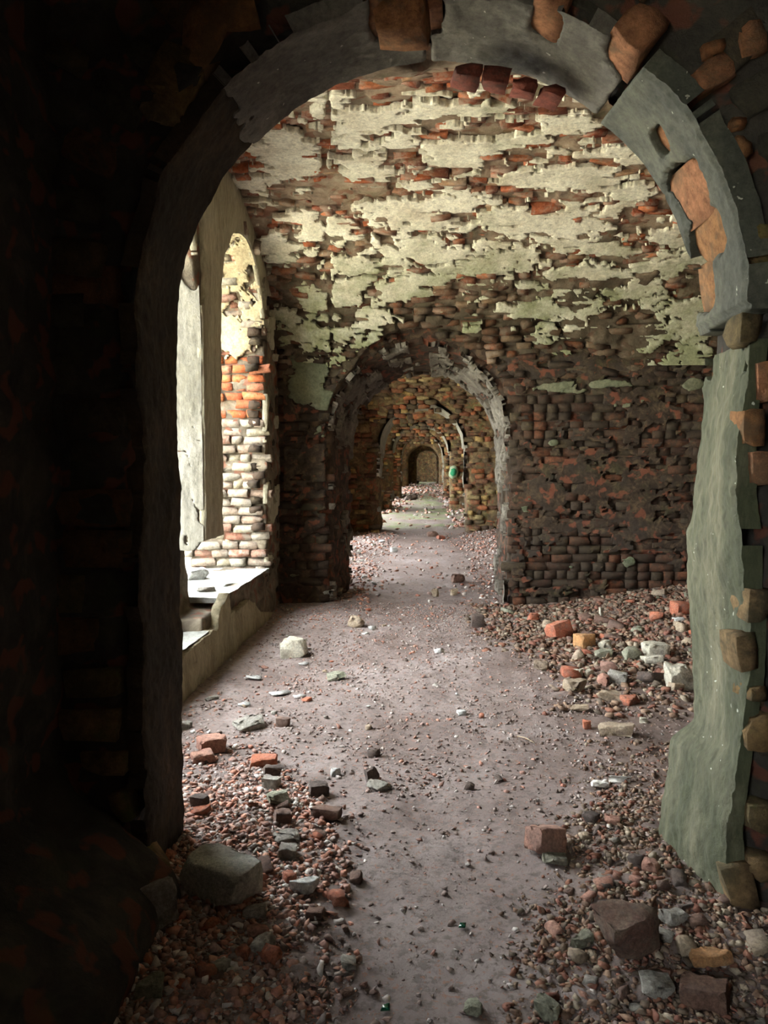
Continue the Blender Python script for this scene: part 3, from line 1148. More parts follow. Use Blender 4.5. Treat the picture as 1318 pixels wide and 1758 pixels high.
def back_plaster(U, V, P):
    Q = np.stack([U, V * 1.6, 0 * U], 1)
    f = -0.45 + 0.9 * fbm(Q, 2.6, 4, 91, 0.6)
    for (px, py, rx, ry) in ((980, 545, 90, 14), (960, 665, 60, 14), (1040, 660, 60, 10), (1190, 660, 20, 14), (525, 650, 40, 50), (560, 690, 30, 20), (500, 580, 30, 14), (950, 760, 10, 6)):
        c = hit_plane(px, py, 1, 8.5)
        f = np.maximum(f, 0.75 - np.hypot((U - c[0]) / (rx * 8.5 / F), (V - c[2]) / (ry * 8.5 / F)) + 0.7 * fbm(Q * np.array([0.6, 1, 1]), 6, 5, 93, 0.7))
    return np.minimum(f, openings(P, 1, 0.05) * 4)


M_PL_RING = mat_plaster('pale_arch_render', (0.26, 0.25, 0.21), (0.40, 0.38, 0.32))
M_PL_MOSS = mat_plaster('mossy_plaster', (0.11, 0.125, 0.075), (0.20, 0.20, 0.13), moss=(0.12, 0.16, 0.05))
plaster(wb, S_back, X_IN + 0.05, 3.6, 0.1, 3.3, 0.022, back_plaster, 0.035, M_PL_MOSS, keep=20, rough=0.02, seed=9)

# - rendered ring of the second arch, seen edge on
IN1 = Intrados(1)


def ring1(U, V, P):
    ang = np.degrees((U - 1.91) / 0.98)
    Q = np.stack([U, V, 0 * U], 1)
    f = 0.02 + 0.8 * fbm(Q, 3.2, 5, 45, 0.7) + 0.35 * cellstep(Q, 8, 47, 0.6)
    f = np.where((ang > 84) & (ang < 97), -0.3 + 0.5 * fbm(Q, 6, 3, 46), f)
    f = np.where(ang < 0, f - 0.25 * sstep(0, -30, ang), f)
    f = np.where(ang > 180, f - 0.3, f)
    return f


plaster(wb, IN1, 0.0, IN1.L, 0.02, 1.0, 0.02, ring1, 0.03, M_PL_FAR, keep=16, rough=0.03, seed=15)
Mx = courses(lambda u, v: IN1(u, v), 0.02, IN1.L, 0.08, 1.0, 0.10, [0.13, 0.25], lambda U, V, P: ring1(U, V, P) < 0.15, (-0.07, 0.0), 0.012, 0.12, 0.1, 0.1)
pieces(wb, WORN, Mx, M_BRICK_FAR, name='voussoir', most=150, rest='brickwork')

# - deeper arch walls: courses are still readable on the next two
for i in (2, 3, 4):
    wi = WALLS[i]
    yf = ARCH[i][0]

    def S_i(u, v, yf=yf):
        n = len(u)
        return np.stack([u, np.full(n, yf), v], 1), np.tile([0.0, -1.0, 0.0], (n, 1))
    Mx = courses(warpS(S_i, 0.08, 36 + i), X_IN, 2.2, 0.0, 3.6, 0.11, [0.26, 0.14, 0.2], lambda U, V, P, i=i: openings(P, i, 0.05) > 0, (-0.05, 0.04), 0.015, 0.15, 0.12, 0.12)
    pieces(wi, WORN, Mx, M_BRICK_DEEP, most=120 if i == 2 else 0, rest='brickwork', minsize=10)
    Ii = Intrados(i)

    def ring(U, V, P, i=i):
        Q = np.stack([U, V, 0 * U], 1)
        return 0.30 + 0.7 * fbm(Q, 2.4, 4, 55 + i, 0.6) - 0.5 * (U < ARCH[i][2][2]) - 0.5 * (U > Intrados(i).L - ARCH[i][2][2])
    plaster(wi, Ii, 0.5, Ii.L - 0.5, 0.02, 1.0, 0.05, ring, 0.05, M_PL_RING, keep=3, rough=0.02, seed=16 + i)
    vt = VAULTS[i]
    Mx = courses(warpS(vt, 0.06, 70 + i), X_IN, 2.4, vt.L * 0.35, vt.L, 0.10, [0.26, 0.15], lambda U, V, P: RNG.random(len(U)) < 0.8, (-0.05, 0.03), 0.015, 0.12, 0.1, 0.14)
    pieces(CEIL[i], WORN, Mx, M_BRICK_DEEP, most=0, rest='brickwork')

# - window wall of the first bay
WC, WHW, WZS = WIN[0][1]


class Reveal:
    """u: up the far jamb, over the arch, down the near one; v: from the room outwards"""
    def __init__(s, win):
        s.w = win
        s.L = 2 * win[2] + math.pi * win[1]

    def __call__(s, u, v):
        yc, hw, zs = s.w
        la = math.pi * hw
        ang = np.clip((u - zs) / hw, 0, math.pi)
        z = np.where(u < zs, u, np.where(u > zs + la, s.L - u, zs + hw * np.sin(ang)))
        P = np.stack([X_IN - v, yc + hw * np.cos(ang), z], 1)
        N = np.stack([0 * u, -np.cos(ang), -np.sin(ang)], 1)
        return P, N


R2 = Reveal(WIN[0][1])


def S_jamb(u, v):    # far jamb: u = outwards, v = up
    return R2(v, u)


M_BRICK_ORJ = mat_brick('bright_jamb_brick', [(0.42, 0.12, 0.045), (0.38, 0.11, 0.05), (0.46, 0.17, 0.07), (0.36, 0.14, 0.08)], (0.34, 0.24, 0.17), 0.56, 0.5)
for (za, zb, mt, most) in ((0.42, 2.02, M_BRICK_JAMB, 120), (2.02, 2.66, M_BRICK_ORJ, 60), (2.66, WZS + 1.6, M_BRICK_JAMB, 80)):
    Mx = courses(warpS(S_jamb, 0.035, 5), 0.06, 0.80, za, zb, 0.088, [0.24, 0.13, 0.18], lambda U, V, P: np.ones(len(U), bool), (-0.02, 0.032), 0.010, 0.12, 0.03, 0.07)
    pieces(wall_left, WORN, Mx, mt, most=most, rest='brickwork')


def jamb_plaster(U, V, P):
    Q = np.stack([P[:, 0], P[:, 2], P[:, 1]], 1)
    return 0.9 * fbm(Q, 4.3, 5, 25, 0.65) - 0.40 + 0.50 * sstep(2.5, 2.9, P[:, 2]) - 0.25 * sstep(1.9, 2.1, P[:, 2]) * (P[:, 2] < 2.6)


plaster(wall_left, S_jamb, 0.0, 0.8, 0.45, WZS + 1.6, 0.02, jamb_plaster, 0.02, mat_plaster('ochre_plaster', (0.36, 0.31, 0.20), (0.30, 0.23, 0.14)), keep=10, seed=28)

# plaster on the camera-facing side of the pier
R1 = Reveal(WIN[0][0])


def pier_face(U, V, P):
    Q = np.stack([P[:, 0], P[:, 2], P[:, 1]], 1)
    f = np.minimum(P[:, 2] - 0.93 - 0.12 * fbm(Q, 5, 3, 61), 9)
    hole = np.hypot((P[:, 0] + 1.66) / 0.09, (P[:, 2] - 3.0) / 0.22) - 1 + 0.4 * fbm(Q, 7, 3, 63)
    f = np.minimum(f, hole)
    h2 = np.hypot((P[:, 0] + 1.83) / 0.06, (P[:, 2] - 1.28) / 0.07) - 1
    f = np.minimum(f, h2)
    w = fbm(Q * np.array([1, 0.6, 1]), 2.6, 3, 65)
    f = np.minimum(f, (np.abs(w) - 0.008) * 6)
    return f


plaster(wall_left, R1, 0.45, R1.L * 0.5, 0.0, 0.8, 0.016, lambda U, V, P: np.where(P[:, 1] > 4.6, pier_face(U, V, P), -1), 0.022, M_PL_SIDE, keep=10, seed=29, rough=0.018)


# room-side plaster: pier strip, spandrels above the windows
def S_side(u, v):    # u = y, v = z
    n = len(u)
    return np.stack([np.full(n, X_IN), u, v], 1), np.tile([1.0, 0.0, 0.0], (n, 1))


def side_field(U, V, P):
    d = win_sdf(P, WIN[0])
    Q = np.stack([U, V, 0 * U], 1)
    rag = 0.02 * fbm(Q, 6, 3, 67)
    f = d + rag + 0.012
    f = np.where((V < 0.98) & (np.abs(U - 5.76) < 0.4), -1, f)
    f = np.where((U > 7.7) & (V < 3.3), np.minimum(f, 0.35 * fbm(Q, 4, 3, 68) - 0.12), f)
    brk = np.hypot((U - 5.5) / 0.10, (V - 3.0) / 0.35) - 1 + 0.5 * fbm(Q, 8, 3, 69)
    f = np.minimum(f, brk * 0.3)
    f = np.minimum(f, VT.zof(U) + 0.04 - V)
    return np.where(V < 0.55, -1, f)


plaster(wall_left, S_side, 3.0, 8.4, 0.5, 4.0, 0.018, side_field, 0.02, mat_plaster('room_side_plaster', (0.44, 0.41, 0.31), (0.31, 0.28, 0.20), streak=True), keep=10, seed=30, rough=0.012)


# breast wall: thick render skin under the sills, its upper edge broken away
def breast(U, V, P):
    Q = np.stack([U, V, 0 * U], 1)
    top = np.interp(U, SKIN_Y, SKIN_Z) + 0.02 * fbm(Q, 12, 3, 71)
    f = top - V
    w = fbm(Q * np.array([1.5, 0.7, 1]), 2.2, 3, 75)
    return np.minimum(f, (np.abs(w) - 0.006) * 5)


plaster(wall_left, S_side, 3.0, 8.0, -0.12, 0.56, 0.016, breast, 0.05, mat_plaster('breast_plaster', (0.34, 0.30, 0.20), (0.22, 0.19, 0.12), streak=True), keep=10, seed=31, rough=0.02)


# worn screed on the sills
def S_sill(u, v):
    n = len(u)
    return np.stack([v, u, sill_z(v, u)], 1), np.tile([0.0, 0.0, 1.0], (n, 1))


def sill_field(U, V, P):
    Q = np.stack([U, V, 0 * U], 1)
    f = np.minimum(win_sdf(np.stack([V, U, 0 * U + 1], 1), WIN[0]) * -1 + 0.02, 9)
    return np.minimum(f, 0.3 + 0.5 * fbm(Q, 3, 4, 81))


plaster(wall_left, S_sill, 3.7, 7.8, X_OUT + 0.02, X_IN + 0.02, 0.02, sill_field, 0.02, mat_plaster('sill_screed', (0.36, 0.37, 0.345), (0.26, 0.27, 0.24)), keep=6, seed=33)

# dark brick between the far jamb and the corner
Mx = courses(warpS(S_side, 0.05, 37), 7.78, 8.5, 0.05, 3.3, 0.09, [0.2, 0.13], lambda U, V, P: V < VT.zof(U), (-0.08, -0.01), 0.012, 0.12, 0.1, 0.08)
pieces(wall_left, WORN, Mx, M_BRICK_FAR, most=80, rest='brickwork')

# ------------------------------------------------------------------ the near arch
wf = WALLS[0]
IN0 = Intrados(0)
ZC0, R0 = 2.018, 1.01


def ang_z(px, py, y):
    p = hit_plane(px, py, 1, y)
    return math.degrees(math.atan2(p[2] - ZC0, p[0] - 0.04)), p


# places where the render has fallen off the soffit: (angle, v, half angle, half v)
HOLES = [(26, 0.62, 5.6, 0.36), (17.0, 0.68, 5.6, 0.36), (8, 0.86, 5.0, 0.24), (38, 0.55, 2.4, 0.13), (69, 0.20, 3.2, 0.22), (53.5, 0.14, 3.5, 0.20), (94, 0.22, 5.2, 0.42), (101, 0.1, 2.0, 0.5)]


def ring0(U, V, P):
    ang = np.degrees((U - ZC0) / R0)
    Q = np.stack([U, V * 0.42, 0 * U], 1)
    n = fbm(Q, 7, 4, 145, 0.6)
    f = 0.5 + 0.2 * n
    for (a, v, ra, rv) in HOLES:
        f = np.minimum(f, (np.abs((ang - a) / ra) ** 4 + np.abs((V - v + 0.03 * (ang - a) / ra) / rv) ** 4) ** 0.25 - 1 + 0.45 * n)
    f = np.minimum(f, (np.abs(ang - 51 - 2 * (V - 0.5)) - 1.0 + 0.7 * n) * 0.4)
    f = np.minimum(f, (np.abs(ang - 91.5) - 0.5 + 0.5 * n) * 0.4)
    f = np.where(ang < 90, np.minimum(f, (V - 0.03 + 0.09 * n) * 3), np.minimum(f, (V - 0.05 + 0.16 * n) * 3))
    low = (ang < -1) & (ang > -12)
    f = np.where(low, np.minimum(f, 0.35 * n + 0.10 * (V - 0.2)), f)
    return f


def ring0_upper(U, V, P):
    ang = np.degrees((U - ZC0) / R0)
    return np.where((ang > -2) & (ang < 51.6), ring0(U, V, P), -1)


def ring0_crown(U, V, P):
    ang = np.degrees((U - ZC0) / R0)
    seam = (134 + 9 * fbm(np.stack([U, V * 0.42, 0 * U], 1), 4, 4, 147, 0.6) - ang) / 12
    return np.where((ang > 50.5) & (ang < 150), np.minimum(ring0(U, V, P), seam), -1)


def ring0_jamb(U, V, P):
    return np.where(U < ZC0 - 0.10, ring0(U, V, P), -1)


def ring0_left(U, V, P):
    ang = np.degrees((U - ZC0) / R0)
    seam = (ang - 133.5 - 9 * fbm(np.stack([U, V * 0.42, 0 * U], 1), 4, 4, 147, 0.6)) / 12
    return np.minimum(ring0(U, V, P), seam)


def IN0b(u, v):
    P, N = IN0(u, v)
    ang = np.degrees((u - ZC0) / R0)
    P = P.copy()
    # foot of the right jamb swells towards the passage at its back edge
    bulge = 0.09 * sstep(0.56, 0.46, P[:, 2]) * v * (u < ZC0)
    P += N * (bulge + 0.02 * np.sin(P[:, 2] * 5 + v * 2) * (u < ZC0))[:, None]
    P[:, 1] -= 0.03 * (ang > -2) * (ang < 51)
    return P, N


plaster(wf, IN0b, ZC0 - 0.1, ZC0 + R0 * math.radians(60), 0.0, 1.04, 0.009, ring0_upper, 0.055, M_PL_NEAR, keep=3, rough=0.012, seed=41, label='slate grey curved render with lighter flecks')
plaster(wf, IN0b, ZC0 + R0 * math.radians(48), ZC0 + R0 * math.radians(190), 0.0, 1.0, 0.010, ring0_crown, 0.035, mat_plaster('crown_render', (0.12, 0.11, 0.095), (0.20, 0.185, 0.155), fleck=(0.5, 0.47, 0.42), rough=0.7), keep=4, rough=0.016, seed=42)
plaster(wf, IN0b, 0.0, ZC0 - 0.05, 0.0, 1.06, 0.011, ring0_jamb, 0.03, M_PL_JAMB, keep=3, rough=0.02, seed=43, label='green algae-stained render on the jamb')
plaster(wf, IN0b, ZC0 + R0 * math.radians(118), IN0.L, 0.0, 1.0, 0.014, ring0_left, 0.03, mat_plaster('shade_dark_render', (0.034, 0.028, 0.020), (0.07, 0.048, 0.027)), keep=3, rough=0.016, seed=44)  # dark render; shade of the left side is put into its colour


# bricks showing in the holes of the soffit
def soffit_bricks():
    Ms = []
    for (a, v, ra, rv) in HOLES[:8]:
        nb = 1
        for k in range(nb):
            u = ZC0 + math.radians(a) * R0
            P, N = IN0b(np.array([u]), np.array([v]))
            T = np.array([[-math.sin(math.radians(a)), 0, math.cos(math.radians(a))]])
            Ms.append(frames(P - N * 0.04, N, T, np.array([math.radians(ra * 2.1) * R0 * 1.0]), np.array([rv * 2.3 * 0.42]), np.array([0.13]), 0.05)[0])
    return np.array(Ms)


pieces(wf, WORN, soffit_bricks(), M_BRICK_ORANGE, name='soffit_brick', rest='soffit_bricks')
Mx = courses(lambda u, v: IN0(u, v / 0.42), 0.05, IN0.L, 0.02, 0.42, 0.14, [0.25, 0.14], lambda U, V, P: ring0(U, V / 0.42, P) < 0.1, (-0.06, -0.01), 0.02, 0.10, 0.0, 0.06)
pieces(wf, WORN, Mx, M_BRICK_NEAR, name='jamb_stone', most=80, rest='brickwork')


# coursed stones on the face of the near wall
def S_front(u, v):
    n = len(u)
    return np.stack([u, np.full(n, ARCH[0][0]), v], 1), np.tile([0.0, -1.0, 0.0], (n, 1))


Mx = courses(S_front, -1.25, -0.98, 0.0, 2.2, 0.145, [0.25], lambda U, V, P: openings(P, 0, 0.07) > 0, (-0.02, 0.015), 0.02, 0.12, 0.0, 0.04)
Mx2 = courses(S_front, 1.13, 1.75, 0.0, 2.2, 0.145, [0.25, 0.2], lambda U, V, P: openings(P, 0, 0.09) > 0, (-0.03, 0.01), 0.03, 0.12, 0.1, 0.05)


def ring_stones():
    out = []
    for rr, k in ((1.22, 23), (1.46, 27), (1.7, 30)):
        for j in range(k):
            a = math.radians(-4 + 188 * (j + 0.5) / k)
            if random.random() < 0.25:
                continue
            r = rr + random.uniform(-0.03, 0.03)
            P = np.array([[0.04 + r * math.cos(a), ARCH[0][0] + 0.05, ZC0 + r * math.sin(a)]])
            T = np.array([[math.cos(a), 0, math.sin(a)]])
            out.append(frames(P, np.array([[0.0, -1, 0]]), T, np.array([random.uniform(0.15, 0.21)]), np.array([random.uniform(0.08, 0.13)]), np.array([0.12]), 0.08)[0])
    return np.array(out)


pieces(wf, WORN, np.concatenate([Mx, Mx2, ring_stones()]), M_BRICK_NEAR, name='stone', rest='stonework')


# the brighter stones the photograph shows on that face
def face_stone(px, py, wpx, hpx, mat, rot=0.0, dy=0.0):
    p = hit_plane(px, py, 1, ARCH[0][0])
    c, s = math.cos(rot), math.sin(rot)
    return frames(np.array([[p[0], ARCH[0][0] + 0.045 + dy, p[2]]]), np.array([[0.0, -1, 0]]), np.array([[c, 0, s]]),
                  np.array([wpx * 2.5 / F]), np.array([hpx * 2.5 / F]), np.array([0.13]), 0.05)[0]


FS_OR = [(1292, 733, 34, 62, 0), (1316, 655, 30, 66, 0), (1308, 805, 40, 56, 0), (1218, 130, 66, 44, 0.5), (1287, 68, 40, 52, 0.3), (1270, 297, 20, 34, 0.1), (1272, 254, 26, 32, 0), (1266, 213, 24, 16, 0), (1225, 85, 36, 22, 0.2),
         (690, 20, 84, 70, 0), (350, 60, 70, 120, -0.5), (395, 20, 90, 60, 0.2)]
FS_OC = [(1277, 1118, 34, 62, 0.15), (1307, 1258, 50, 62, 0), (1307, 1404, 44, 50, 0), (1304, 1492, 40, 44, 0), (1272, 1530, 50, 90, 0.3), (1296, 1190, 26, 24, 0), (1300, 420, 44, 60, 0), (1285, 565, 36, 50, 0), (180, 1310, 82, 40, 0), (210, 1385, 34, 54, 0.2),
         (155, 1245, 108, 56, 0), (160, 1170, 96, 50, 0), (230, 1490, 70, 110, 0.9), (300, 130, 80, 90, -0.6), (270, 180, 60, 60, 0.2), (1300, 1040, 40, 56, 0)]
pieces(wf, WORN, np.array([face_stone(a, b, c, d, None, e) for a, b, c, d, e in FS_OR]), M_BRICK_ORANGE, name='orange_stone', rest='stones')
M_OCHRE = mat_brick('ochre_stone', [(0.20, 0.13, 0.055), (0.14, 0.105, 0.05), (0.22, 0.15, 0.075)], (0.07, 0.065, 0.035), 0.5, 0.7, 0.5)
pieces(wf, WORN, np.array([face_stone(a, b, c, d, None, e) for a, b, c, d, e in FS_OC]), M_OCHRE, name='ochre_stone', rest='stones')

# broken bricks hanging under the back edge of the crown
hang = []
for (px, py, wpx, hpx) in ((800, 146, 44, 24), (848, 152, 44, 26), (896, 166, 40, 22), (940, 180, 36, 16)):
    p = hit_plane(px, py, 1, 2.92)
    hang.append(frames(np.array([[p[0], 2.88, p[2] + 0.01]]), np.array([[0.0, -1, 0]]), np.array([[1.0, 0, -(p[0] - 0.04) * 0.9]]), np.array([wpx * 2.92 / F]), np.array([hpx * 2.92 / F * 0.9]), np.array([0.12]), 0.08)[0])
pieces(wf, WORN, np.array(hang), mat_brick('lintel_brick', [(0.22, 0.06, 0.04), (0.16, 0.05, 0.035)], (0.10, 0.06, 0.045), 0.5, 0.6), name='broken_brick', rest='bricks')

# ------------------------------------------------------------------ loose rubble
def scatter(name, n, xr, yr, size, mat, dens, label, flat=0.6, seed=0, sink=0.25, pool=ROCKS):
    rg = np.random.default_rng(seed)
    x = rg.uniform(xr[0], xr[1], n)
    y = rg.uniform(yr[0], yr[1], n)
    k = rg.random(n) < dens(x, y)
    G = np.stack([x, y, np.full(n, 0.15)], 1)
    for i, A in enumerate(ARCH):
        k &= ~((y > A[0] - 0.05) & (y < A[1] + 0.05) & (openings(G, i) > -0.03))
    k &= ~((x < -1.22) & (y < 2.7)) & (x > X_IN + 0.03) & (x < X_R - 0.1)
    x, y = x[k], y[k]
    n = len(x)
    s = size[0] + (size[1] - size[0]) * rg.random(n) ** 3.2
    ax = rg.normal(0, 0.35, (n, 3)) + np.array([0, 0, 1])
    ax /= np.linalg.norm(ax, axis=1)[:, None]
    T = rg.normal(0, 1, (n, 3))
    T -= ax * (T * ax).sum(1)[:, None]
    T /= np.linalg.norm(T, axis=1)[:, None]
    B = np.cross(ax, T)
    h = s * flat * rg.uniform(0.5, 1.2, n)
    z = floor_h(x, y) + h * (0.5 - sink)
    M = np.stack([T * s[:, None] * rg.uniform(0.8, 1.5, n)[:, None], B * s[:, None], ax * h[:, None], np.stack([x, y, z], 1)], -1)
    ks = rg.integers(0, len(pool), n)
    return merged(name, pool, ks, M, mat, None, 'stuff', label, 'rubble')


def pl(y):
    return np.interp(y, PL_Y, PL_X)


def pr(y):
    return np.interp(y, PR_Y, PR_X)


def clump(x, y, f=3.0, s=0):
    return fbm(np.stack([x, y, 0 * x], 1), f, 3, s)


scatter('brick_gravel', 42000, (-1.3, 0.1), (1.7, 4.2), (0.009, 0.045), M_GRAVEL,
        lambda x, y: sstep(0.12, -0.16, x - pl(y) + 0.25 * clump(x, y, 3, 1)) * (0.95 - 0.82 * sstep(3.05, 3.6, y + 0.5 * clump(x, y, 2.5, 6))), 'red and grey brick gravel strewn left of the path by the near arch', seed=1)
scatter('brick_gravel', 30000, (0.1, 1.4), (1.7, 4.2), (0.009, 0.042), M_GRAVEL_BROWN,
        lambda x, y: sstep(-0.10, 0.25, x - pr(y) + 0.3 * clump(x, y, 3, 2)) * (0.9 - 0.7 * sstep(2.9, 3.6, y)), 'brown brick gravel strewn right of the path by the near arch', seed=2)
scatter('rubble_heap', 26000, (0.4, 4.2), (4.6, 8.5), (0.015, 0.085), M_GRAVEL_BROWN,
        lambda x, y: sstep(-0.05, 0.45, x - pr(y) + 0.3 * clump(x, y, 2.5, 3)) * (0.25 + 0.75 * sstep(5.2, 6.6, y + 0.4 * (x - 1))), 'brown brick rubble heaped against the dark far brick wall', seed=3)
scatter('brick_crumbs', 16000, (-1.6, 0.9), (3.4, 8.5), (0.007, 0.035), M_GRAVEL,
        lambda x, y: 0.12 + 0.8 * sstep(0.10, 0.35, clump(x, y, 2.2, 4)) * sstep(0.4, -0.6, x) + 0.5 * sstep(6.8, 8, y), 'small red and pale crumbs scattered over the bay floor by the windows', seed=4)
scatter('dirt_clods', 34000, (-1.4, 1.6), (1.7, 8.5), (0.006, 0.03), M_DIRTBIT,
        lambda x, y: 0.35 + 0.5 * (clump(x, y, 2.5, 5) > 0), 'tiny clods and grit on the trodden dirt path', seed=5)
scatter('far_rubble', 14000, (-1.5, 2.6), (8.5, 16.3), (0.015, 0.075), M_GRAVEL,
        lambda x, y: 0.10 + 0.9 * sstep(0, 0.5, x - pr(y)) + 0.75 * sstep(-0.45, -0.8, x), 'pale and red rubble on the floor of the second bay', seed=6)
scatter('far_rubble', 9000, (-1.5, 2.0), (17, 47), (0.03, 0.20), M_GRAVEL,
        lambda x, y: 0.06 + 0.6 * sstep(0, 0.5, x - pr(y)) + 0.5 * sstep(-0.3, -0.8, x) * (y > 24) + 0.6 * sstep(29, 33, y) * (y < 40), 'rubble strewn along the distant bays of the corridor', seed=7)


# ---- single stones
def big_stone(seed, dims, boxy, cuts=2, rough=0.03):
    rnd = random.Random(seed)
    bm = bmesh.new()
    pts = [Vector((sx * 0.5 * rnd.uniform(0.76, 1), sy * 0.5 * rnd.uniform(0.76, 1), sz * 0.5 * rnd.uniform(0.72, 1))) for sx in (-1, 1) for sy in (-1, 1) for sz in (-1, 1)]
    for p in pts:
        bm.verts.new(p)
    for k in range(6 if boxy else 8):
        bmesh.ops.convex_hull(bm, input=bm.verts[:])
        nrm = Vector([rnd.choice((-1, 1)) * rnd.uniform(0.25, 1) for _ in range(3)]).normalized()
        reach = max(v.co.dot(nrm) for v in bm.verts)
        bmesh.ops.bisect_plane(bm, geom=bm.verts[:] + bm.edges[:] + bm.faces[:], plane_co=nrm * reach * (rnd.uniform(0.8, 0.93) if boxy else rnd.uniform(0.6, 0.82)), plane_no=nrm, clear_outer=True)
        bmesh.ops.delete(bm, geom=bm.faces[:], context='FACES_ONLY')
        bmesh.ops.delete(bm, geom=bm.edges[:], context='EDGES_FACES') if False else None
        ks = [v.co.copy() for v in bm.verts]
        bm.clear()
        for q in ks:
            bm.verts.new(q)
    bmesh.ops.convex_hull(bm, input=bm.verts[:])
    bmesh.ops.delete(bm, geom=[v for v in bm.verts if not v.link_faces], context='VERTS')
    bmesh.ops.dissolve_limit(bm, angle_limit=0.05, verts=bm.verts[:], edges=bm.edges[:])
    bmesh.ops.recalc_face_normals(bm, faces=bm.faces[:])
    bmesh.ops.bevel(bm, geom=bm.edges[:], offset=0.012, segments=1, affect='EDGES')
    for v in bm.verts:
        v.co = Vector((v.co[0] * dims[0], v.co[1] * dims[1], v.co[2] * dims[2]))
    bmesh.ops.triangulate(bm, faces=bm.faces[:])
    bmesh.ops.subdivide_edges(bm, edges=bm.edges[:], cuts=cuts)
    bmesh.ops.triangulate(bm, faces=bm.faces[:])
    P = np.array([v.co[:] for v in bm.verts])
    s = max(dims)
    d = rough * s * (fbm(P / s, 4, 3, seed) + 0.7 * cellstep(P / s, 3.5, seed + 1, 0.8))
    bm.normal_update()
    for v, k in zip(bm.verts, d):
        v.co += v.normal * float(k)
    V = np.array([v.co[:] for v in bm.verts])
    T = np.array([[v.index for v in f.verts] for f in bm.faces])
    bm.free()
    return V, T


def stone(px, py, wpx, hpx, mat, label, depth=0.8, boxy=True, rot=None, tilt=0.12, name='stone', cat='stone', group=None, seed=None, sink=0.12, z0=None):
    """a stone whose foot is seen at (px, py); width and height in pixels give its size there"""
    seed = seed if seed is not None else int(px * 7 + py * 13)
    rnd = random.Random(seed)
    r = ray(px, py)
    z = 0.0
    if z0 is None:
        for _ in range(6):
            p = CAM + r * ((z - 1.5) / r[2])
            z = float(floor_h(np.array([p[0]]), np.array([p[1]]))[0])
    else:
        p = CAM + r * ((z0 - 1.5) / r[2])
        z = z0
    d = p[1]
    w, h = wpx * d / F, hpx * d / F
    dims = (w, w * depth, h)
    cuts = 3 if wpx > 60 else (2 if wpx > 30 else 1)
    V, T = big_stone(seed, dims, boxy, cuts, 0.032 if boxy else 0.045)
    rz = rot if rot is not None else rnd.uniform(-0.7, 0.7)
    R = np.array((Matrix.Rotation(rz, 3, 'Z') @ Matrix.Rotation(rnd.uniform(-tilt, tilt), 3, 'X') @ Matrix.Rotation(rnd.uniform(-tilt, tilt), 3, 'Y')))
    V = V @ R.T
    V[:, 2] -= V[:, 2].min() + sink * h
    o = mk_obj(name, mk_mesh(name, V, [T]), STONE[mat], None, None, label, cat, group)
    o.location = (p[0], p[1] + w * depth * 0.3, z)
    return o


L = stone
MARKNAME = {
    'large grey stone block with a flat mossy top near the left jamb': 'large grey stone block',
    'dark grey stone leaning beside the foot of the near left jamb': 'grey leaning stone',
    'large broken brown boulder with sharp faces on the right gravel': 'broken brown boulder',
    'pinkish brick lump with a cut face beside the dirt path': 'pinkish brick lump',
    'whitish rough plaster lump on the floor by the window': 'whitish plaster lump',
    'grey slab at the foot of the dark left pier': 'grey slab by the pier',
    'pale tan oblong stone alone between path and left pier': 'tan oblong stone',
    'pale wedge-shaped stone beside the green right jamb': 'pale wedge-shaped stone',
    'cream square block topmost on the right rubble heap': 'cream square block',
    'long brown brick lying in front of the right heap': 'long brown brick',
    'half brick with an orange broken end by the breast wall': 'orange-ended half brick',
    'dark angular stone close to the left jamb on gravel': 'dark angular stone by the jamb',
    'dark cube of brick lowest of the small stone row': 'dark cube of brick',
    'long flat reddish slab beside the dirt path': 'flat reddish slab',
    'whitish crumbling plaster lump on the gravel right of the block': 'whitish crumbling lump',
    'dark upright shard in the middle of the floor': 'dark upright shard',
    'grey-green stone at the foot of the near left wall': 'grey-green stone',
    'broad flat red brick chip on the left gravel': 'broad flat red chip',
    'greenish pointed stone on the trodden path': 'greenish pointed stone',
    'grey-violet flat stone below the broken boulder': 'grey-violet flat stone',
    'broad brown slab with an orange edge by the near right wall': 'broad brown slab',
    'dark upright stub at the foot of the right pier': 'dark upright stub',
    'half-round flat slab sunk in the floor by the breast wall': 'half-round sunken slab',
    'flat green-tinged slab beyond the white flakes': 'flat green-tinged slab',
    'dark red brick on the left of the rubble heap': 'dark red brick',
    'ochre-orange brick lump in the middle of the heap': 'ochre-orange brick lump',
    'dull red brick high on the heap near the right jamb': 'dull red brick',
    'bright red triangular brick chip high on the heap': 'bright red triangular chip',
    'knobbly tan stone in front of the heap': 'knobbly tan stone',
    'brown stone on the path in the second bay': 'brown stone in the second bay',
    'small white cube of plaster in the second bay': 'white cube of plaster',
    'upright tan stone at the threshold of the second arch': 'upright tan stone',
    'dark lump half sunk in the right floor': 'dark half-sunk lump',
}
L(372, 1548, 138, 62, 'block', 'large grey stone block with a flat mossy top near the left jamb', 0.72, True, -0.45, 0.06, sink=0.05)
L(262, 1592, 78, 88, 'grey', 'dark grey stone leaning beside the foot of the near left jamb', 0.7, True, 0.5, 0.35)
L(228, 1588, 36, 20, 'tan', 'small yellowish stone lying against the grey leaning stone', 0.8, False)
L(1085, 1650, 106, 106, 'boulder', 'large broken brown boulder with sharp faces on the right gravel', 0.8, False, 0.4, 0.3)
L(940, 1468, 66, 48, 'pink', 'pinkish brick lump with a cut face beside the dirt path', 0.75, True, 0.5, 0.3, name='brick_lump', cat='brick')
L(955, 1487, 46, 12, 'green', 'flat greenish stone just below the pinkish brick lump', 0.7, False)
L(502, 1128, 52, 38, 'pale', 'whitish rough plaster lump on the floor by the window', 0.9, False, 0.2, 0.2)
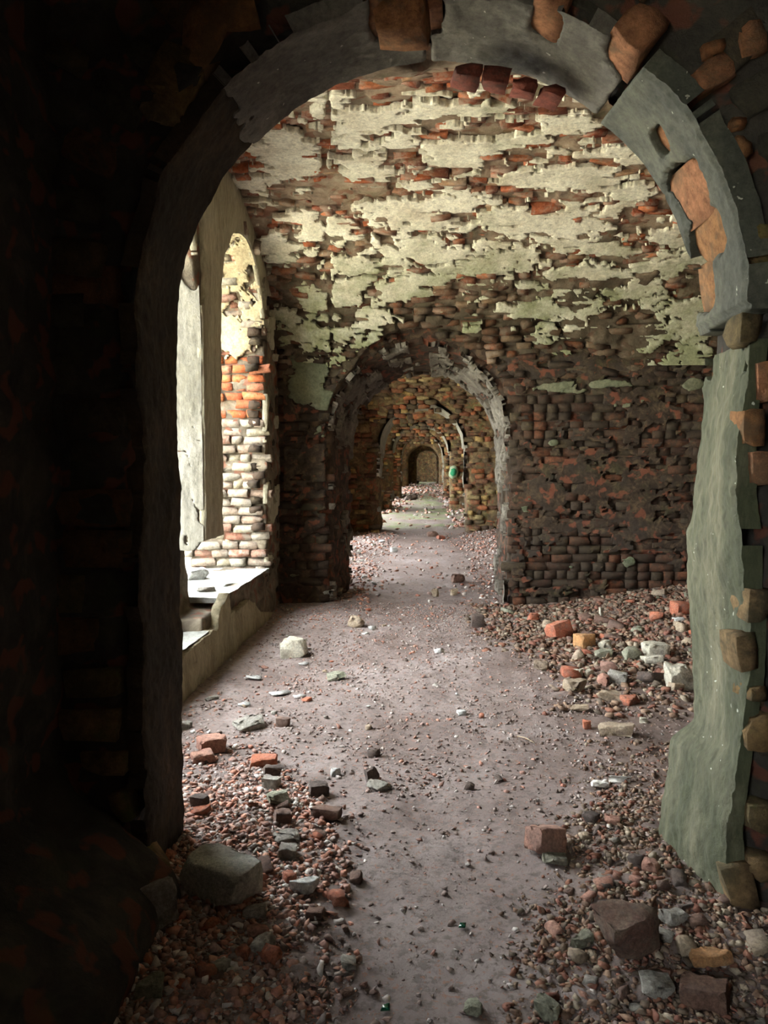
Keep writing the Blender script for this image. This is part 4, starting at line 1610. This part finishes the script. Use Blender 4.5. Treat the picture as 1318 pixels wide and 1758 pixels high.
L(556, 1032, 38, 22, 'grey', 'grey slab at the foot of the dark left pier', 0.8, True, 0.3, 0.25)
L(612, 1077, 30, 19, 'tan', 'pale tan oblong stone alone between path and left pier', 0.6, False, -0.5)
L(545, 1365, 36, 20, 'dark', 'dark wedge of brick in the middle of the left floor', 0.8, True)
L(1172, 1184, 54, 52, 'pale', 'pale wedge-shaped stone beside the green right jamb', 0.6, False, 0.2, 0.3)
L(1128, 1130, 42, 30, 'pale', 'cream square block topmost on the right rubble heap', 0.8, True, 0.2)
L(1122, 1140, 36, 14, 'pale', 'flat cream stone under the cream square block', 0.8, True, 0.0)
L(1152, 1168, 30, 30, 'pink', 'rounded pinkish stone touching the pale wedge-shaped stone', 0.8, False)
L(1162, 1186, 24, 14, 'tan', 'small tan stone in front of the pale wedge-shaped stone', 0.8, True)
L(1060, 1264, 62, 24, 'tan', 'long brown brick lying in front of the right heap', 0.5, True, -0.25, name='brick', cat='brick')
L(1008, 1252, 14, 18, 'red', 'small orange-red brick bit beside the long brown brick', 0.8, True, name='brick', cat='brick')
L(359, 1292, 52, 26, 'pink', 'half brick with an orange broken end by the breast wall', 0.8, True, 0.5, 0.2, name='brick', cat='brick')
L(346, 1310, 42, 18, 'pink', 'flat brick piece in front of the orange-ended half brick', 0.7, True, 0.5, name='brick', cat='brick')
L(452, 1318, 52, 18, 'red', 'orange-red brick half sunk in the dirt left of the path', 0.6, True, 0.1, name='brick', cat='brick')
L(466, 1332, 34, 18, 'dark', 'dark brick edge just below the sunken orange-red brick', 0.7, True, 0.3, name='brick', cat='brick')
L(342, 1390, 32, 26, 'dark', 'dark angular stone close to the left jamb on gravel', 0.8, True)
L(484, 1415, 32, 26, 'brown', 'dark cube of brick lowest of the small stone row', 0.8, True, name='brick', cat='brick')
L(476, 1386, 40, 24, 'green', 'greenish grey stone behind the dark cube of brick', 0.8, False)
L(463, 1356, 34, 24, 'grey', 'grey pointed stone farthest of the small stone row', 0.8, False)
L(492, 1474, 34, 24, 'grey', 'grey angular stone right of the large grey block', 0.8, True)
L(490, 1448, 50, 14, 'grey', 'broad flat grey stone sunk in dirt behind the grey angular one', 0.8, False)
L(560, 1408, 58, 20, 'brown', 'long flat reddish slab beside the dirt path', 0.6, True, -0.3)
L(520, 1535, 48, 26, 'white', 'whitish crumbling plaster lump on the gravel right of the block', 0.8, False)
L(500, 1515, 18, 16, 'red', 'small orange brick bit beside the whitish plaster lump', 0.8, False, name='brick', cat='brick')
L(638, 1344, 26, 30, 'dark', 'dark upright shard in the middle of the floor', 0.7, False)
L(652, 1358, 42, 12, 'grey', 'flat grey stone beside the dark upright shard', 0.8, False)
L(575, 1332, 18, 14, 'white', 'small white chip left of the dark upright shard', 0.8, False)
L(252, 1716, 52, 38, 'green', 'grey-green stone at the foot of the near left wall', 0.8, False)
L(415, 1648, 32, 26, 'red', 'broad flat red brick chip on the left gravel', 0.7, False, name='brick', cat='brick')
L(942, 1750, 50, 30, 'green', 'greenish shard at the lower edge right of the path', 0.8, False)
L(812, 1742, 34, 24, 'green', 'greenish pointed stone on the trodden path', 0.8, False)
L(1130, 1712, 60, 30, 'grey', 'grey-violet flat stone below the broken boulder', 0.8, False)
L(1215, 1735, 92, 48, 'brown', 'broad brown slab with an orange edge by the near right wall', 0.6, True, -0.4)
L(1225, 1662, 76, 24, 'orange', 'long ochre stone behind the broad brown slab', 0.5, False, 0.0)
L(1160, 1588, 46, 24, 'grey', 'grey stone right of the broken boulder', 0.8, False)
L(1000, 1630, 46, 24, 'green', 'slim grey-green shard left of the broken boulder', 0.5, False, 0.7)
L(1045, 1600, 12, 10, 'white', 'tiny white chip above the broken boulder', 0.8, False)
L(820, 1078, 24, 28, 'dark', 'dark upright stub at the foot of the right pier', 0.8, True, 0.1)
L(425, 1252, 56, 18, 'grey', 'half-round flat slab sunk in the floor by the breast wall', 0.8, False)
L(485, 1248, 26, 18, 'brown', 'brown brick corner sticking out beside the half-round slab', 0.8, True)
L(576, 1168, 36, 12, 'green', 'flat green-tinged slab beyond the white flakes', 0.8, False)
L(960, 1098, 42, 34, 'red', 'dark red brick on the left of the rubble heap', 0.8, True, 0.5, 0.3, name='brick', cat='brick')
L(1003, 1113, 34, 28, 'orange', 'ochre-orange brick lump in the middle of the heap', 0.8, True, 0.6, 0.3, name='brick', cat='brick')
L(916, 1068, 22, 16, 'red', 'bright red brick chip on the near left edge of the heap', 0.8, False, name='brick', cat='brick')
L(1037, 1130, 30, 16, 'green', 'greenish oblong brick left of the cream square block', 0.6, True, 0.0, name='brick', cat='brick')
L(1040, 1114, 22, 16, 'pale', 'pale yellowish lump behind the greenish oblong brick', 0.8, False)
L(993, 1135, 20, 22, 'tan', 'tan pointed lump left of the greenish oblong brick', 0.8, False)
L(1086, 1134, 30, 26, 'green', 'greenish rounded lump between oblong brick and cream block', 0.8, False)
L(929, 1152, 28, 20, 'tan', 'rounded tan stone at the left foot of the heap', 0.8, False)
L(988, 1188, 38, 26, 'tan', 'knobbly tan stone in front of the heap', 0.8, False)
L(988, 1162, 28, 14, 'pale', 'pale flat brick behind the knobbly tan stone', 0.7, True, name='brick', cat='brick')
L(1010, 1162, 16, 14, 'pale', 'small pale triangular chip behind the knobbly tan stone', 0.8, False)
L(1046, 1158, 30, 24, 'pink', 'pinkish angular stone in front of the heap', 0.8, False)
L(1062, 1174, 36, 20, 'grey', 'grey-green oblong stone in front of the pinkish angular one', 0.7, True)
L(1036, 1176, 24, 20, 'pink', 'pink and grey stone leaning on the grey-green oblong one', 0.8, False)
L(1127, 1068, 24, 20, 'red', 'bright red triangular brick chip high on the heap', 0.7, False, name='brick', cat='brick')
L(1170, 1056, 30, 26, 'red', 'dull red brick high on the heap near the right jamb', 0.8, True, name='brick', cat='brick')
L(1165, 1068, 20, 8, 'white', 'thin white chip below the dull red brick', 0.6, True)
L(1032, 1058, 8, 18, 'pale', 'thin pale upright shard at the top of the heap', 0.6, True)
L(1048, 1204, 46, 14, 'tan', 'splintered tan slab in front of the heap', 0.7, False)
L(1082, 1210, 30, 16, 'red', 'reddish brown flat lump beside the splintered tan slab', 0.8, False)
L(995, 1222, 34, 10, 'tan', 'thin tan flake left of the splintered tan slab', 0.7, False)
L(1106, 1242, 16, 10, 'pale', 'small pale chip right of the long brown brick', 0.8, False)
L(1014, 1414, 30, 22, 'dark', 'dark lump half sunk in the right floor', 0.8, False)
L(1052, 1416, 28, 12, 'pink', 'flat pinkish stone right of the dark half-sunk lump', 0.8, False)
L(1120, 1498, 30, 24, 'pink', 'rounded pinkish clod beside the right jamb foot', 0.8, False)
L(1092, 1490, 26, 24, 'dark', 'rounded dark clod left of the pinkish clod', 0.8, False)
L(742, 921, 20, 10, 'brown', 'brown stone on the path in the second bay', 0.8, False)
L(757, 926, 14, 8, 'red', 'dark red bit beside the brown stone in the second bay', 0.8, False)
L(786, 1000, 24, 16, 'brown', 'dark brown lump just beyond the second arch', 0.8, False)
L(746, 1024, 12, 16, 'tan', 'upright tan stone at the threshold of the second arch', 0.8, False)
L(779, 1022, 12, 14, 'tan', 'small brown stone right of the upright tan stone', 0.8, False)
L(676, 948, 12, 10, 'white', 'small white cube of plaster in the second bay', 0.8, True)
L(706, 858, 24, 10, 'dark', 'dark heap of broken brick left of the path far down the corridor', 0.8, False)
L(714, 830, 11, 7, 'dark', 'black lump at the threshold of the farthest dark doorway', 0.8, False)
L(352, 1017, 32, 10, 'grey', 'flat grey stone lying on the window sill', 0.6, False, z0=0.485)
L(336, 996, 46, 22, 'white', 'long white plaster lump at the back of the window sill', 0.5, False, 0.9, z0=0.485)
L(318, 1252, 22, 14, 'grey', 'grey crumb of mortar wedged by the near left jamb', 0.8, False)

CHIPS = []
# small pieces, each named after the stone it lies by
def chips(n, region, sizes, mats, label, group, cat, seed, avoid=0.0, boxy=0.5):
    rnd = random.Random(seed)
    protos = []
    k = 0
    tries = 0
    while k < n and tries < n * 40:
        tries += 1
        x, y = rnd.uniform(*region[0]), rnd.uniform(*region[1])
        if not region[2](x, y):
            continue
        s = sizes[0] + (sizes[1] - sizes[0]) * rnd.random() ** 1.8
        mat = STONE[rnd.choice(mats)]
        if rnd.random() < boxy:
            me = pool_mesh(WORN, rnd.randrange(len(WORN)), mat)
        else:
            me = pool_mesh(ROCKS, rnd.randrange(len(ROCKS)), mat)
        o = bpy.data.objects.new('brick_chip' if cat == 'brick' else 'stone_chip', me)
        COL.objects.link(o)
        h = s * rnd.uniform(0.35, 0.75)
        o.scale = (s * rnd.uniform(0.9, 1.4), s * rnd.uniform(0.6, 1.0), h)
        o.rotation_euler = (rnd.uniform(-0.3, 0.3), rnd.uniform(-0.3, 0.3), rnd.uniform(0, 6.28))
        z = float(floor_h(np.array([x]), np.array([y]))[0])
        o.location = (x, y, z + h * 0.28)
        o['category'], o['group'] = cat, group
        CHIPS.append((o, mat.name, s, label))
        k += 1


chips(70, ((-1.15, -0.1), (1.95, 3.3), lambda x, y: x < np.interp(y, PL_Y, PL_X) + 0.05), (0.03, 0.075), ['red', 'pink', 'grey', 'brown', 'red'],
      'small angular brick chip on the gravel at the left of the near arch', 'brick chips left of the path by the near arch', 'brick', 11)
chips(50, ((0.2, 1.1), (1.9, 3.0), lambda x, y: x > np.interp(y, PR_Y, PR_X)), (0.03, 0.07), ['brown', 'pink', 'dark', 'tan', 'grey'],
      'small brown stone chip on the gravel at the right of the near arch', 'stone chips right of the path by the near arch', 'stone', 12)
chips(100, ((0.6, 3.3), (5.2, 8.3), lambda x, y: x > np.interp(y, PR_Y, PR_X) + 0.2 and y > 5.4 + 0.2 * (2 - x)), (0.06, 0.15), ['brown', 'red', 'tan', 'dark', 'green', 'brown'],
      'broken brick piece on the heap against the dark far wall', 'broken bricks on the right heap', 'brick', 13)
chips(55, ((-1.4, 0.4), (3.4, 8.2), lambda x, y: True), (0.025, 0.07), ['pink', 'grey', 'white', 'dark', 'tan', 'red'],
      'small chip of stone or brick scattered on the floor beside the windows', 'chips scattered by the windows', 'stone', 14)
chips(25, ((-1.5, -0.6), (9.8, 15), lambda x, y: True), (0.06, 0.16), ['white', 'grey', 'pale'],
      'pale plaster piece lying in the window light of the second bay', 'plaster pieces in the second bay', 'plaster', 15)



COLWORD = {'grey_stone': 'grey', 'greenish_stone': 'greenish', 'pale_stone': 'cream', 'tan_stone': 'tan', 'red_brick': 'red', 'pink_brick': 'pinkish', 'brown_stone': 'brown',
           'dark_stone': 'dark', 'orange_brick_chunk': 'orange', 'white_plaster_chunk': 'white'}
ORD = ['nearest', 'second nearest', 'third nearest', 'fourth nearest', 'fifth nearest', 'sixth nearest', 'seventh nearest', 'eighth nearest', 'ninth nearest', 'tenth nearest',
       'eleventh nearest', 'twelfth nearest', 'thirteenth nearest', 'fourteenth nearest', 'fifteenth nearest']
MARKS = [(o, t) for o, t in [(q, MARKNAME.get(q['label'])) for q in bpy.data.objects if 'label' in q.keys()] if t]
_by = {}
for o, mname, sz, lab in CHIPS:
    q = min(MARKS, key=lambda m: (m[0].location - o.location).length)
    d = o.location - q[0].location
    side = ('right of' if d.x > 0 else 'left of') if abs(d.x) > abs(d.y) else ('behind' if d.y > 0 else 'in front of')
    kind = {'brick': 'brick chip', 'stone': 'stone chip', 'plaster': 'plaster piece'}[o['category']]
    key = (COLWORD[mname], kind, side, q[1])
    _by.setdefault(key, []).append((d.length, o))
for (c, kind, side, mk), lst in _by.items():
    lst.sort(key=lambda t: t[0])
    for r, (_d, o) in enumerate(lst):
        which = ORD[r] if len(lst) > 1 else 'only'
        o['label'] = '%s %s %s %s the %s' % (which, c, kind, side, mk)


# ---- litter and marks
def litter(name, px, py, pts, th, mat, label, cat, rot=0.0):
    r = ray(px, py)
    p = CAM + r * ((0.0 - 1.5) / r[2])
    z = float(floor_h(np.array([p[0]]), np.array([p[1]]))[0])
    p = CAM + r * ((z - 1.5) / r[2])
    V = np.array(pts, float)
    n = len(V)
    V = np.concatenate([V, V + np.array([0, 0, th])])
    c, s = math.cos(rot), math.sin(rot)
    V[:, :2] = V[:, :2] @ np.array([[c, s], [-s, c]])
    T = [[0, i + 1, i] for i in range(1, n - 1)] + [[n, n + i, n + i + 1] for i in range(1, n - 1)]
    Qd = [[i, (i + 1) % n, n + (i + 1) % n, n + i] for i in range(n)]
    o = mk_obj(name, mk_mesh(name, V, [np.array(T), np.array(Qd)]), mat, None, None, label, cat)
    o.location = (p[0], p[1], z + 0.006)
    return o


M_PAPER = flat_mat('soiled_paper', (0.62, 0.60, 0.54))
M_GLASS = bpy.data.materials.new('green_bottle_glass')
M_GLASS.use_nodes = True
_b = M_GLASS.node_tree.nodes['Principled BSDF']
_b.inputs['Base Color'].default_value = (0.01, 0.10, 0.05, 1)
_b.inputs['Roughness'].default_value = 0.08
_b.inputs['Transmission Weight'].default_value = 0.5
# folded carton: two leaves in a V
r_ = ray(1062, 1352)
p_ = CAM + r_ * (-1.5 / r_[2])
z_ = float(floor_h(np.array([p_[0]]), np.array([p_[1]]))[0])
Vp = np.array([(-0.055, -0.03, 0.0), (0.045, -0.035, 0.0), (0.06, 0.03, 0.004), (-0.04, 0.035, 0.004), (-0.045, -0.028, 0.028), (0.052, -0.02, 0.022)])
pq = np.array([(0, 1, 2, 3), (3, 2, 5, 4)])
Vp2 = np.concatenate([Vp, Vp + np.array([0, 0, 0.0025])])
pq2 = np.concatenate([pq[:, ::-1], pq + 6, np.array([(0, 1, 7, 6), (4, 5, 11, 10), (1, 2, 8, 7), (0, 6, 9, 3), (2, 5, 11, 8), (4, 3, 9, 10)])])
o = mk_obj('folded_paper', mk_mesh('folded_paper', Vp2, [pq2]), M_PAPER, None, None, 'folded scrap of white paper on the dirt right of the path', 'paper')
o.location = (p_[0], p_[1], z_ + 0.008)
V_, T_ = big_stone(99, (0.085, 0.05, 0.03), False, 2, 0.08)
r_ = ray(1030, 1364)
p_ = CAM + r_ * (-1.5 / r_[2])
o = mk_obj('crumpled_paper', mk_mesh('crumpled_paper', V_, [T_]), M_PAPER, None, None, 'crumpled whitish wrapper left of the folded paper scrap', 'paper')
o.location = (p_[0], p_[1], float(floor_h(np.array([p_[0]]), np.array([p_[1]]))[0]) + 0.015)
litter('glass_shard', 793, 1594, [(-0.012, -0.008, 0), (0.010, -0.010, 0.002), (0.014, 0.008, 0.006), (-0.006, 0.010, 0.004)], 0.004, M_GLASS, 'green glass shard in the middle of the path', 'glass')
litter('glass_shard', 662, 1736, [(-0.014, -0.010, 0), (0.012, -0.008, 0.002), (0.010, 0.012, 0.006), (-0.008, 0.008, 0.004)], 0.004, M_GLASS, 'green glass shard at the bottom left edge of the path', 'glass')
for (px, py, s, rot, lab) in ((480, 1193, 0.10, 0.4, 'large white plaster flake by the breast wall'), (515, 1199, 0.06, 0.1, 'oval white plaster flake right of the large flake'),
                              (436, 1166, 0.08, -0.4, 'pale curved flake at the edge of the breast wall shade'), (522, 1142, 0.055, 0.2, 'white flake in front of the whitish plaster lump'),
                              (420, 1212, 0.06, 0.0, 'thin dark-edged flake in the breast wall shade')):
    rr = random.Random(int(px))
    pts = [(s * math.cos(a) * rr.uniform(0.6, 1), 0.55 * s * math.sin(a) * rr.uniform(0.6, 1), rr.uniform(0, 0.01)) for a in [k * math.pi / 4 for k in range(8)]]
    litter('plaster_flake', px, py, pts, 0.008, STONE['white'], lab, 'plaster', rot)
# dry stalk
bm = bmesh.new()
r_ = ray(905, 1272)
p_ = CAM + r_ * (-1.5 / r_[2])
z_ = float(floor_h(np.array([p_[0]]), np.array([p_[1]]))[0])
path = [Vector((-0.05, 0.05, 0.012)), Vector((-0.01, 0.0, 0.02)), Vector((0.03, -0.05, 0.012))]
rings = []
for q in path:
    rings.append([bm.verts.new(q + Vector((0.0022 * math.cos(a), 0.001 * math.cos(a), 0.0022 * math.sin(a)))) for a in (0, 1.57, 3.14, 4.71)])
for a, b in zip(rings[:-1], rings[1:]):
    for k in range(4):
        bm.faces.new((a[k], a[(k + 1) % 4], b[(k + 1) % 4], b[k]))
me = bpy.data.meshes.new('dry_stalk')
bm.to_mesh(me)
bm.free()
o = mk_obj('dry_stalk', me, flat_mat('straw', (0.42, 0.34, 0.22)), None, None, 'thin pale dry stalk on the dirt right of the path', 'stalk')
o.location = (p_[0], p_[1], z_)


# green painted blot on the fourth arch wall
def paint_blot(sx, sz, col, dy, name):
    p = hit_plane(778, 811, 1, ARCH[3][0])
    rr = random.Random(5)
    pts = []
    for k in range(14):
        a = k * 2 * math.pi / 14
        q = rr.uniform(0.8, 1.1)
        pts.append((p[0] + sx * q * math.cos(a), ARCH[3][0] - 0.10 - dy, p[2] + sz * q * math.sin(a)))
    V = np.array(pts)
    V = np.concatenate([V, V + np.array([0, 0.06, 0])])
    n = 14
    T = [[0, i, i + 1] for i in range(1, n - 1)]
    Qd = [[(i + 1) % n, i, n + i, n + (i + 1) % n] for i in range(n)]
    return mk_obj(name, mk_mesh(name, V, [np.array(T), np.array(Qd)]), flat_mat(name, col), WALLS[3], None, 'green painted blot' if col[0] < 0.1 else 'whitish ground of the painted blot')


paint_blot(0.15, 0.20, (0.36, 0.45, 0.30), 0.0, 'paint_ground')
paint_blot(0.10, 0.12, (0.03, 0.26, 0.12), 0.01, 'paint_blot')
print('objects', len(bpy.data.objects), 'tris', sum(len(m.loops) - 2 * len(m.polygons) for m in bpy.data.meshes))
